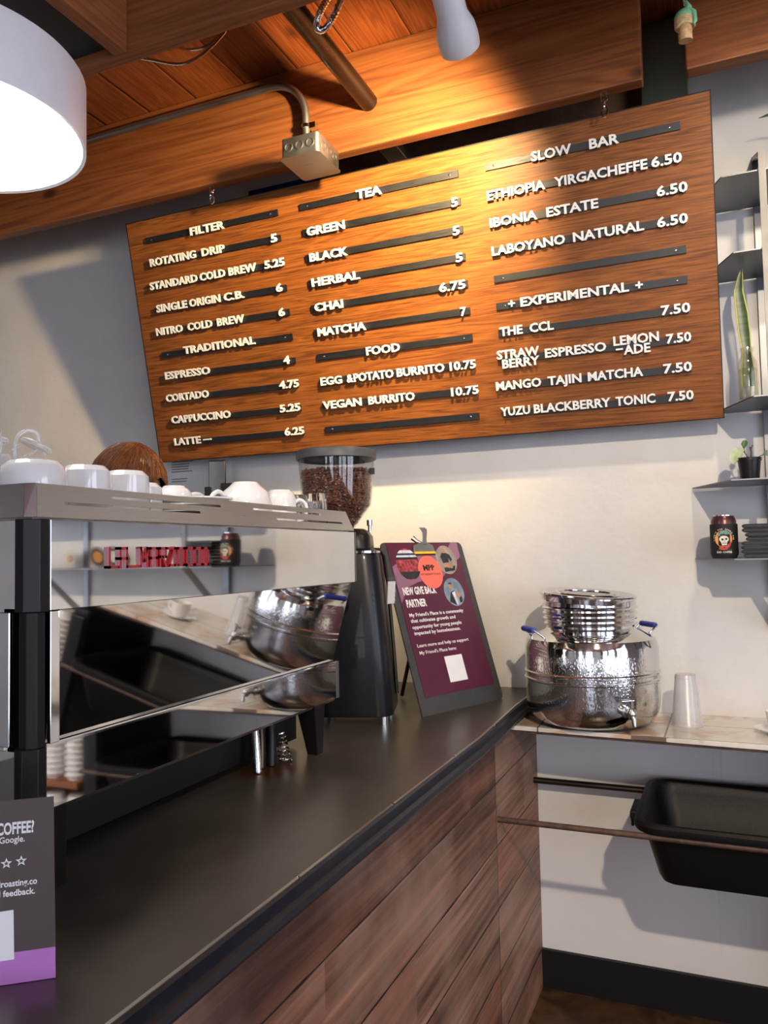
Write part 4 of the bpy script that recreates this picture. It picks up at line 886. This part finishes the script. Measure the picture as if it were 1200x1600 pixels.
# ------------------------------------------------------------------ grinder
gr = thing('coffee_grinder', 'tall black coffee grinder standing behind the right end of the machine', 'grinder', (-.918, 1.925, CT), math.radians(18))
cc = (-.012, -.012)
mb = MB(); mb.loft([rrect(.105, .108, .040, .022, 8), rrect(.107, .110, .042, .030, 8), rrect(.100, .103, .042, .20, 8, (cc[0]*.4, cc[1]*.4)), rrect(.088, .088, .042, .425, 8, cc), rrect(.082, .083, .040, .440, 8, cc), rrect(.070, .073, .036, .446, 8, cc)]); mb.build('body', M_GUNMETAL, gr)
mb = MB(); mb.loft([rrect(.066, .070, .034, .446, 8, cc), rrect(.064, .068, .034, .478, 8, cc), rrect(.055, .060, .034, .492, 8, cc), rrect(.044, .048, .034, .498, 8, cc)]); mb.build('head', M_RUBBER, gr)
mb = MB(); mb.loft([rrect(.090, .090, .044, .434, 8, cc), rrect(.090, .090, .044, .4395, 8, cc)]); mb.build('chrome_band', M_CHROME, gr)
for a, b in ((1,1), (1,-1), (-1,1), (-1,-1)): MB().lathe([(.012, 0), (.012, .022)], 16, Matrix.Translation((a*.082, b*.092, 0))).build('foot', M_CHROME, gr)
mb = MB(); mb.lathe([(.005, .49), (.005, .506), (.008, .507), (.008, .522), (.001, .523)], 14, Matrix.Translation((.046, .0, 0))); mb.build('clamp_screw', M_CHROME, gr)
mb = MB(); mb.tube([(.040, -.04, .444), (.075, -.035, .442), (.084, -.02, .425), (.092, .0, .35), (.104, .01, .16), (.108, .02, .06)], .005, 8); mb.build('fork', M_PIPE, gr)
mb = MB(); mb.obox((.104, -.040, .335), ((.80,-.6,-.06),(.6,.80,0),(.06,0,.99)), (.0025, .017, .036)); lb_ = mb.build('tag_holder', M_CLEAR, gr, smooth=False)
mb = MB(); mb.obox((.1035, -.040, .33), ((.80,-.6,-.06),(.6,.80,0),(.06,0,.99)), (.0012, .014, .029)); mb.build('paper_tag', M_PAPER, lb_, smooth=False)
for k in range(3):
    mb = MB(); mb.obox((.045, -.0985+.0004*k, .30+.014*k), ((1,0,0),(0,1,0),(0,0,1)), (.018, .002, .003)); mb.build('vent_slot', M_BLACKINK, gr, smooth=False)
qi = Matrix.Rotation(-math.radians(18), 4, 'Z') @ Matrix.Translation((-.961+.918, 1.92-1.925, 0)) 
hz = -(CT-H)                                             # eye height -> grinder height
mb = MB(); mb.lathe([(.038, hz+.050), (.0395, hz+.062), (.091, hz+.132), (.094, hz+.142), (.1035, hz+.262), (.1015, hz+.262), (.092, hz+.143), (.089, hz+.134), (.0375, hz+.064), (.036, hz+.050)], 64, qi, cap0=False, cap1=False); hop = mb.build('hopper', M_CLEAR, gr)
mb = MB(); mb.lathe([(.104, hz+.255), (.1085, hz+.257), (.1085, hz+.276), (.106, hz+.281), (.001, hz+.283), (.001, hz+.279), (.103, hz+.277)], 64, qi, cap0=False); mb.build('hopper_lid', M_GREYPLASTIC, gr)
mb = MB(); mb.lathe([(.036, hz+.03), (.045, hz+.03), (.045, hz+.056), (.036, hz+.056)], 40, qi, closed=True); mb.build('hopper_collar', M_RUBBER, gr)
mb = MB(); c_ = qi @ Vector((.1005, .012, hz+.222)); mb.obox(c_, ((1,0,0),(0,1,0),(0,0,1)), (.006, .009, .008)); mb.build('hopper_catch', M_RUBBER, gr, smooth=False)
# coffee beans
M_BEAN = pm('roasted_bean', (.155, .062, .033), .30, scale=55, var=.55, coat=.2)
bean_v, bean_f = [], []
for i in range(5):
    ph = -PI/2+PI*i/4
    for k in range(8):
        a = 2*PI*k/8; cx = math.cos(ph)*math.cos(a); cy_ = math.cos(ph)*math.sin(a); cz_ = math.sin(ph)
        y = .0036*cy_ if cy_ < 0 else .0022*cy_*(1 if abs(cx) > .35 else .35)
        bean_v.append(Vector((.0038*cx, y, .0052*cz_)))
for i in range(4):
    for k in range(8): bean_f.append((i*8+k, i*8+(k+1) % 8, (i+1)*8+(k+1) % 8, (i+1)*8+k))
mb = MB()
HC = Vector((-.961, 1.92, H))
def rad_at(z):
    if z < .062: return .0375
    if z < .134: return .0375+(.089-.0375)*(z-.062)/.072
    return .091+(.1015-.091)*(z-.134)/.128
def put(p):
    q = Matrix.Rotation(random.uniform(0, 6.28), 3, 'X') @ Matrix.Rotation(random.uniform(0, 6.28), 3, 'Y') @ Matrix.Rotation(random.uniform(0, 6.28), 3, 'Z'); s = random.uniform(.9, 1.12)
    mb.add([p+q @ v*s for v in bean_v], bean_f)
z = .066
while z < .226:
    r = rad_at(z)-.0055; n = int(2*PI*r/.0068)
    for k in range(n):
        a = 2*PI*(k+random.random()*.7)/n; rr = r-random.uniform(0, .004); top_ = .222+.006*math.sin(a*2)
        if z < top_: put(HC+Vector((rr*math.cos(a), rr*math.sin(a), z+random.uniform(-.002, .002))))
    z += .0062
for k in range(420):
    r = .093*math.sqrt(random.random()); a = random.random()*2*PI; put(HC+Vector((r*math.cos(a), r*math.sin(a), .224+.004*random.random())))
mb.lathe([(.034, .066), (.078, .132), (.085, .20), (.001, .222)], 32, Matrix.Translation(HC))
tag(mb.build('coffee_beans', M_BEAN), 'brown roasted coffee beans filling the clear grinder hopper', 'coffee beans', None, 'stuff')

# ------------------------------------------------------------------ clipboard with poster
PO = Vector((-.751, 1.982, CT)); ph, th = 1.177, .315
PU = Vector((math.cos(ph), math.sin(ph), 0)); pn = Vector((-math.sin(ph), math.cos(ph), 0)); PV = Vector((0,0,1))*math.cos(th)+pn*math.sin(th); PN = PU.cross(PV)
clb = thing('clipboard', 'large dark grey clipboard leaning back on the counter beside the grinder', 'clipboard', tuple(PO))
def flat(mb, poly, d0, d1): return mb.prism(poly, (0,0,0), PU, PV, d0, d1)
cw_, ch_ = .348, .486; r_ = .016
cpoly = [(0,0), (cw_-r_,0)]+[(cw_-r_+r_*math.sin(a), r_-r_*math.cos(a)) for a in (.5, 1.0, PI/2)]+[(cw_-r_+r_*math.cos(a), ch_-r_+r_*math.sin(a)) for a in (0, .5, 1.0, PI/2)]+[(r_-r_*math.sin(a), ch_-r_+r_*math.cos(a)) for a in (0, .5, 1.0, PI/2)]
mb = MB(); flat(mb, cpoly, -.004, 0); mb.build('board', M_CLIPBOARD, clb, smooth=False)
mb = MB(); qb = Vector(PU*.17+PV*.40-PN*.006); ft = Vector((qb.x+pn.x*.115, qb.y+pn.y*.115, .006)); mb.tube([qb, ft], .006, 8); mb.build('prop_leg', M_CLIPBOARD, clb)
mb = MB(); flat(mb, [(.122, .452), (.214, .452), (.210, .475), (.190, .484), (.178, .486), (.158, .484), (.128, .475)], .002, .006)
def pq(a, b, d): return PU*a+PV*b+PN*d
mb.loft([[pq(.168-w_, b, d), pq(.180+w_, b, d), pq(.180+w_, b, d+.002), pq(.168-w_, b, d+.002)] for b, d, w_ in ((.478, .006, .004), (.495, .012, .002), (.510, .018, .004), (.522, .017, .008), (.528, .012, .006))])
mb.tube([pq(.150, .505, -.012), pq(.158, .490, -.004), pq(.168, .482, .004)], [.008, .006, .004], 8); clp = mb.build('spring_clip', M_GALV, clb, bevel=.0006)
mb = MB(); flat(mb, [(.124, .449), (.213, .449), (.213, .456), (.124, .456)], .0025, .007); mb.build('rubber_edge', M_YELLOW, clp, smooth=False)
pst = thing('poster', 'wine red paper poster with round photos and white text on the clipboard', 'poster', tuple(PO))
mb = MB(); flat(mb, [(.026, .047), (.322, .047), (.327, .4855), (.021, .4855)], .0005, .0013); sh_ = mb.build('sheet', M_WINE, pst, smooth=False)
mb = MB(); flat(mb, [(.0245, .414), (.055, .428), (.140, .445), (.216, .445), (.233, .415), (.16, .372), (.111, .366), (.068, .353), (.045, .330), (.0265, .309)], .0013, .0016); flat(mb, [(.297, .4853), (.3265, .4853), (.3245, .439), (.217, .374), (.205, .416), (.272, .46)], .0013, .0016); mb.build('print_shapes', M_MAUVE, sh_, smooth=False)
def photo(cx, cy, r, base, bits, lab):
    mb = MB(); flat(mb, disc(r, cx, cy, 36), .0016, .0020); o = mb.build('round_photo', base, sh_, smooth=False); o['label'] = lab
    return o
M_P1 = pm('photo_crowd', (.35, .05, .06), .4, scale=90, var=.9); M_P2 = pm('photo_grey', (.30, .27, .24), .4, scale=25, var=.4); M_P3 = pm('photo_blue', (.20, .28, .36), .4, scale=25, var=.4)
M_PD = pm('photo_dark', (.02, .02, .025), .4, scale=60, var=.6); M_PS = pm('photo_skin', (.42, .22, .15), .4, scale=60, var=.2); M_PW = pm('photo_white', (.65, .66, .70), .4, scale=60, var=.2); M_PB = pm('photo_navy', (.03, .05, .15), .4, scale=60, var=.5)
def cpoly_(cx, cy, r, y0, y1, n=24):
    """slice of a disc between two heights"""
    pts = []
    for k in range(n+1):
        y = y0+(y1-y0)*k/n; pts.append((cx+math.sqrt(max(0, r*r-(y-cy)**2)), y))
    for k in range(n, -1, -1):
        y = y0+(y1-y0)*k/n; pts.append((cx-math.sqrt(max(0, r*r-(y-cy)**2)), y))
    return pts
def bitm(name, mat, polys, par, d=.0020):
    for p_ in polys:
        mb = MB(); flat(mb, p_, d, d+.0003); o = mb.build(name, mat, par, smooth=False)
    return o
p1 = photo(.090, .420, .047, M_P1, None, 'round photo of a crowd in red shirts'); bitm('tent_white', M_PW, [cpoly_(.090, .420, .047, .440, .462)], p1); bitm('tent_blue', M_PB, [cpoly_(.090, .420, .047, .447, .453)], p1, .0024); bitm('shade', M_PD, [cpoly_(.090, .420, .047, .434, .441), cpoly_(.090, .420, .047, .376, .398)], p1, .0024)
p2 = photo(.258, .430, .045, M_P2, None, 'round photo of a man sitting'); bitm('figure_dark', M_PD, [[(.234, .440), (.244, .452), (.262, .452), (.276, .446), (.284, .430), (.274, .424), (.268, .436), (.266, .422), (.240, .420)], [(.240, .392), (.285, .396), (.290, .412), (.262, .404), (.238, .410)]], p2); bitm('figure_skin', M_PS, [disc(.0085, .252, .459, 14), [(.232, .412), (.262, .422), (.272, .412), (.285, .418), (.275, .402), (.255, .408), (.235, .404)]], p2, .0024)
p3 = photo(.254, .330, .043, M_P3, None, 'round photo of two people'); bitm('figure_dark', M_PD, [[(.225, .301), (.238, .33), (.255, .335), (.258, .30), (.25, .29)], [(.272, .335), (.283, .31), (.28, .298), (.268, .296)]], p3); bitm('figure_white', M_PW, [[(.243, .328), (.256, .332), (.260, .292), (.252, .290)]], p3, .0024); bitm('figure_skin', M_PS, [disc(.009, .243, .348, 14, 1, 1.2), disc(.009, .270, .322, 14, 1, 1.2)], p3, .0024); bitm('cap', M_PB, [cpoly_(.243, .350, .010, .354, .360)], p3, .0028)
bitm('salmon_disc', M_SALMON, [disc(.050, .174, .394, 44)], sh_, .0023)
mb = MB()
def ptxt(body, x0, x1, y, cap, bold=.02): add_text(mb, body, (0,0,0), PU, PV, x0, x1, y, cap, .0016, .0020, bold, 2)
ptxt('NEW GIVE BACK', .042, .178, .330, .0225, .03); ptxt('PARTNER', .043, .124, .2945, .0225, .03)
for s_, x0, x1, y, cp_ in (("My Friend's Place is a community", .043, .272, .2675, .0105), ('that cultivates growth and', .043, .230, .251, .0105), ('opportunity for young people', .043, .250, .233, .0105), ('impacted by homelessness.', .045, .239, .216, .0105)): ptxt(s_, x0, x1, y, cp_, .018)
ptxt('Learn more and help us support', .044, .261, .1815, .0098, .008); ptxt("My Friend's Place here:", .046, .199, .1615, .0098, .008)
mb.build('lettering', M_WHITEINK, sh_, smooth=False)
mb = MB(); add_text(mb, 'MPP', (0,0,0), PU, PV, .147, .196, .3985, .0175, .0026, .0029, .04, 1); add_text(mb, "MY FRIEND'S PLACE", (0,0,0), PU, PV, .132, .216, .3845, .0062, .0026, .0029, .0, 1); mb.build('disc_lettering', M_BLACKINK, sh_, smooth=False)
bitm('blank_square', M_WHITEINK, [[(.139, .074), (.214, .074), (.214, .147), (.139, .147)]], sh_, .0013)

# ------------------------------------------------------------------ review card standing on the counter
KO = Vector((-.695, .607, CT)); KU = Vector((.041, .032, 0)).normalized(); KV = Vector((0,0,1)); KN = KU.cross(KV)
crd = thing('counter_card', 'dark card with white text and a violet bottom band at the lower left', 'card', tuple(KO))
def kf(mb, poly, d0, d1): return mb.prism(poly, (0,0,0), KU, KV, d0, d1)
mb = MB(); kf(mb, [(-.055, .0005), (.0525, .0005), (.0500, .184), (-.055, .184)], -.0012, 0); kf(mb, [(-.055, .0005), (.0525, .0005), (.0500, .184), (-.055, .184)], -.0030, -.0018)
kc = mb.build('card_panel', M_CARD, crd, smooth=False)
mb = MB(); mb.loft([[KU*x+KV*z-KN*d for x, z, d in ((-.055, .004, .002), (.052, .004, .002), (.052, .0045, .002), (-.055, .0045, .002))], [KU*x+KV*z-KN*d for x, z, d in ((-.05, .0, .05), (.047, .0, .05), (.047, .001, .05), (-.05, .001, .05))]]); mb.build('card_foot', M_CARD, crd, smooth=False)
mb = MB(); kf(mb, [(-.055, .0006), (.0525, .0006), (.0521, .0318), (-.055, .0312)], 0, .0004); mb.build('violet_band', M_VIOLET, kc, smooth=False)
mb = MB(); kf(mb, [(-.030, .024), (.0130, .025), (.0122, .0742), (-.030, .073)], .0004, .0008); mb.build('blank_square', M_WHITEINK, kc, smooth=False)
mb = MB()
def kt(body, x0, x1, y, cap, bold): add_text(mb, body, (0,0,0), KU, KV, x0, x1, y, cap, 0, .0004, bold, 3)
kt('COFFEE?', -.004, .0315, .1500, .0122, .03); kt('Google.', -.0015, .0225, .1415, .0066, .01); kt('lroasting.co', -.0015, .0345, .0975, .0066, .02); kt('l feedback.', -.0015, .0325, .0878, .0066, .02)
for cx, cy in ((.0052, .1212), (.0193, .1222)):
    for k in range(10):
        a0, a1 = PI/2+2*PI*k/10, PI/2+2*PI*(k+1)/10; r0, r1 = (.0056, .0023) if k % 2 == 0 else (.0023, .0056); i_ = .52
        kf(mb, [(cx+r0*math.cos(a0), cy+r0*math.sin(a0)), (cx+r1*math.cos(a1), cy+r1*math.sin(a1)), (cx+r1*i_*math.cos(a1), cy+r1*i_*math.sin(a1)), (cx+r0*i_*math.cos(a0), cy+r0*i_*math.sin(a0))], 0, .0004)
mb.build('lettering', M_WHITEINK, kc, smooth=False)

# ------------------------------------------------------------------ notices on the wall and the phone on its stand
def notice(x0, x1, z0, z1, label):
    o = thing('wall_notice', label, 'notice', ((x0+x1)/2, WY-.001, H+z0), 0, 'notices on the back wall')
    w_ = (x1-x0)/2; h_ = z1-z0
    MB().box(-w_, w_, -.0012, 0, 0, h_).build('sheet', M_PAPER, o, smooth=False)
    mb = MB(); z = h_-.02
    while z > .02:
        if random.random() < .8: mb.box(-w_+.012, -w_+.012+(2*w_-.03)*random.uniform(.45, 1), -.0016, -.0012, z, z+.0035)
        z -= .0095
    mb.build('printed_lines', M_INK, o, smooth=False)
notice(-1.978, -1.830, .262, .400, 'white printed notice on the wall just under the menu board')
notice(-1.978, -1.830, .118, .250, 'white printed notice on the wall below the upper notice')
tb_ = thing('phone_stand', 'phone clamped upright on a thin black stand behind the cups', 'phone', (-1.655, 2.36, CT))
MB().lathe([(.001, 0), (.06, 0), (.06, .008), (.012, .014), (.010, .62), (.001, .62)], 24).build('stand', M_RUBBER, tb_)
mb = MB(); mb.obox((0, 0, .71), ((.94,.34,0), (-.34,.94,0), (0,0,1)), (.031, .004, .066)); ph_ = mb.build('phone', M_RUBBER, tb_, bevel=.003)
mb = MB(); mb.obox((.0015, -.0042, .71), ((.94,.34,0), (-.34,.94,0), (0,0,1)), (.028, .0006, .061)); mb.build('screen', pm('glossy_screen', (.045, .05, .06), .12), ph_, smooth=False)
mb = MB(); mb.obox((-.030, -.012, .665), ((.94,.34,0), (-.34,.94,0), (0,0,1)), (.012, .010, .016)); mb.obox((.034, .010, .675), ((.94,.34,0), (-.34,.94,0), (0,0,1)), (.020, .010, .018)); mb.obox((0, .012, .64), ((.94,.34,0), (-.34,.94,0), (0,0,1)), (.04, .006, .012)); mb.build('clamp', M_RUBBER, tb_, smooth=False, bevel=.002)

# ------------------------------------------------------------------ barista behind the machine
PX, PY = -1.64, 1.72
prs = thing('person', 'person with short auburn hair bending over behind the espresso machine', 'person', (PX, PY, 0))
def skin_body(name, joints, bones, mat, parent, levels=2):
    me = bpy.data.meshes.new(name); names = list(joints); me.from_pydata([joints[k][0] for k in names], [(names.index(a), names.index(b)) for a, b in bones], [])
    o = bpy.data.objects.new(name, me); COL.objects.link(o); o.parent = parent; me.materials.append(mat)
    sk = o.modifiers.new('skin', 'SKIN'); sk.use_smooth_shade = True
    for i, k in enumerate(names):
        r = joints[k][1]; r = r if isinstance(r, tuple) else (r, r); me.skin_vertices[0].data[i].radius = r; me.skin_vertices[0].data[i].use_root = (i == 0)
    sb = o.modifiers.new('sub', 'SUBSURF'); sb.levels = levels; sb.render_levels = levels
    return o
J = {'pel': ((0, 0, .95), (.13, .17)), 'waist': ((.03, 0, 1.10), (.11, .145)), 'chest': ((.07, 0, 1.26), (.115, .165)), 'neckb': ((.09, 0, 1.37), (.07, .10)), 'neck': ((.115, 0, 1.435), .05), 'skull': ((.14, 0, 1.485), .068), 'crown': ((.125, 0, 1.555), .066)}
B = [('pel', 'waist'), ('waist', 'chest'), ('chest', 'neckb'), ('neckb', 'neck'), ('neck', 'skull'), ('skull', 'crown')]
for s, n in ((-1, 'r'), (1, 'l')):
    J['hip'+n] = ((0, s*.10, .90), .085); J['knee'+n] = ((.02, s*.11, .50), .058); J['ank'+n] = ((-.01, s*.12, .10), .042); J['toe'+n] = ((.13, s*.13, .045), .036)
    J['sh'+n] = ((.085, s*.17, 1.335), .055); J['el'+n] = ((.10, s*.24, 1.10), .042); J['wr'+n] = ((.155, s*.17, 1.03), .028)
    J['pm'+n] = ((.190, s*.155, 1.02), .028)
    B += [('pel', 'hip'+n), ('hip'+n, 'knee'+n), ('knee'+n, 'ank'+n), ('ank'+n, 'toe'+n), ('chest', 'sh'+n), ('sh'+n, 'el'+n), ('el'+n, 'wr'+n), ('wr'+n, 'pm'+n)]
    for k, dy in enumerate((-.022, -.008, .007, .021)):
        J['f%d%s' % (k, n)] = ((.222, s*(.155+dy), 1.005), .0085); J['g%d%s' % (k, n)] = ((.236+.004*(k in (1, 2)), s*(.155+dy), .982), .0075); B += [('pm'+n, 'f%d%s' % (k, n)), ('f%d%s' % (k, n), 'g%d%s' % (k, n))]
    J['t'+n] = ((.198, s*.118, 1.012), .010); J['u'+n] = ((.218, s*.108, 1.0), .008); B += [('pm'+n, 't'+n), ('t'+n, 'u'+n)]
bodyo = skin_body('body', J, B, M_SKIN, prs)
# head: one shaped surface with eye sockets, nose, mouth and chin; it joins the neck of the body
HQ = Matrix.Translation((.135, 0, 1.527)) @ Matrix.Rotation(.35, 4, 'Y')
def face_pt(th_, ph_):
    d = Vector((math.cos(ph_)*math.cos(th_), math.cos(ph_)*math.sin(th_), math.sin(ph_)))
    p = Vector((d.x*.096, d.y*.076, d.z*.115))
    if d.z < 0: p.x *= 1+.10*d.z; p.y *= 1+.28*d.z
    fx = max(0, d.x)
    p.x += .020*fx**6*math.exp(-((d.y/.16)**2))*math.exp(-(((p.z+.018)/.018)**2))
    for s in (-1, 1): p.x -= .008*fx*math.exp(-(((p.y-s*.031)/.014)**2)-(((p.z-.008)/.010)**2))
    p.x += .005*fx*math.exp(-((p.y/.022)**2)-(((p.z+.056)/.006)**2)) - .004*fx*math.exp(-((p.y/.022)**2)-(((p.z+.062)/.004)**2))
    return p
vs, fs = [], []; NT_, NP_ = 48, 36
for i in range(NP_+1):
    for k in range(NT_): vs.append(HQ @ face_pt(2*PI*k/NT_, -PI/2+PI*i/NP_))
for i in range(NP_):
    for k in range(NT_): fs.append((i*NT_+k, i*NT_+(k+1) % NT_, (i+1)*NT_+(k+1) % NT_, (i+1)*NT_+k))
mb = MB().add(vs, fs)
for s in (-1, 1):
    q = HQ @ Matrix.Translation((-.004, s*.075, -.006)) @ Matrix.Rotation(s*-.35, 4, 'Z'); mb.add([q @ Vector((.018*math.cos(a)*r_, .004+.004*(r_ > .5)*s, .030*math.sin(a)*r_)) for r_ in (1, .6) for a in [2*PI*k/16 for k in range(16)]], [(k, (k+1) % 16, 16+(k+1) % 16, 16+k) for k in range(16)]+[tuple(range(16, 32))])
mb.build('face', M_SKIN, bodyo)
mb = MB()
for s in (-1, 1): mb.lathe([(.001, -.009), (.007, -.006), (.0095, 0), (.007, .006), (.001, .009)], 16, HQ @ Matrix.Translation((.080, s*.031, .008)))
mb.build('eyes', M_BLACKINK, bodyo)
# hair: a parted cap of overlapping locks
mb = MB(); vs, fs = [], []
for i in range(25):
    ph_ = -.55+(PI/2+.55)*i/24
    for k in range(96):
        a = 2*PI*k/96; low = 0
        d = Vector((math.cos(ph_)*math.cos(a), math.cos(ph_)*math.sin(a), math.sin(ph_)))
        fr_ = max(0, math.cos(a)); zmin = -.60+1.12*fr_**2
        zz = max(d.z, zmin+.04*math.sin(a*17)); rr = math.sqrt(max(0, 1-zz*zz)); rr = min(rr, math.sqrt(1-min(.999, d.z*d.z)) if d.z > zmin else rr)
        lock = 1.0+.008*math.sin(a*23+2*math.sin(ph_*3))+.006*math.sin(a*41+ph_*5)+.012*math.sin(a*7+1)
        part = 1-.05*math.exp(-((d.y-.25)/.07)**2)*max(0, d.z)
        vs.append(HQ @ Vector((math.cos(a)*rr*.112*lock, math.sin(a)*rr*.093*lock, zz*.130*part*lock)))
for i in range(24):
    for k in range(96): fs.append((i*96+k, i*96+(k+1) % 96, (i+1)*96+(k+1) % 96, (i+1)*96+k))
mb.add(vs, fs); hl_ = MB()
for n_ in range(2600):
    a0 = random.uniform(-PI, PI); side = 1 if math.sin(a0) >= 0 else -1; x0 = math.cos(a0)*random.random()*.55
    ph0 = random.uniform(.75, 1.5); a = a0; pts = []
    for q_ in range(6):
        ph_ = ph0+(-.25-ph0)*q_/5*random.uniform(.85, 1.0); fr_ = max(0, math.cos(a)); ph_ = max(ph_, -.5+1.0*fr_**2)
        lift = 1.008+.020*math.sin(PI*q_/5)*(.5+.5*math.sin(n_*2.39))+.012*random.random()
        aa = a+.10*math.sin(n_*1.7)*q_/5
        pts.append(HQ @ Vector((math.cos(ph_)*math.cos(aa)*.112*lift, math.cos(ph_)*math.sin(aa)*.093*lift, math.sin(ph_)*.130*lift)))
    (mb if n_ % 5 < 3 else hl_).tube(pts, [.0008, .0010, .0010, .0010, .0008, .0003], 4)
ho_ = mb.build('hair', M_HAIR, bodyo)
hl_.build('hair_highlights', pm('copper_hair', (.21, .078, .03), .38, scale=40, var=.3), bodyo)
JS = {k: (J[k][0], tuple(x*1.12 for x in J[k][1]) if isinstance(J[k][1], tuple) else J[k][1]*1.25) for k in ('pel', 'waist', 'chest', 'neckb', 'shr', 'shl')}
for s, n in ((-1, 'r'), (1, 'l')): JS['el'+n] = ((.093, s*.215, 1.19), .062)
skin_body('shirt', JS, [('pel', 'waist'), ('waist', 'chest'), ('chest', 'neckb'), ('chest', 'shr'), ('chest', 'shl'), ('shr', 'elr'), ('shl', 'ell')], M_SHIRT, bodyo)
JT = {'pel': ((0, 0, .95), (.15, .19))}; BT = []
for s, n in ((-1, 'r'), (1, 'l')):
    JT['hip'+n] = ((0, s*.10, .88), .105); JT['knee'+n] = ((.02, s*.11, .50), .075); JT['ank'+n] = ((-.005, s*.12, .10), .06); BT += [('pel', 'hip'+n), ('hip'+n, 'knee'+n), ('knee'+n, 'ank'+n)]
skin_body('trousers', JT, BT, pm('dark_denim', (.02, .025, .045), .8), bodyo)
for s in (-1, 1):
    MB().loft([[Vector((-.055+x, s*.125+y, z)) for x, y, z in [(p.x+.065, p.y, zz) for p in rrect(.125*k_2, .045*k_2, .04*k_2, 0)]] for zz, k_2 in ((0, 1), (.03, 1), (.065, .86), (.085, .55))]).build('shoe', M_RUBBER, bodyo)
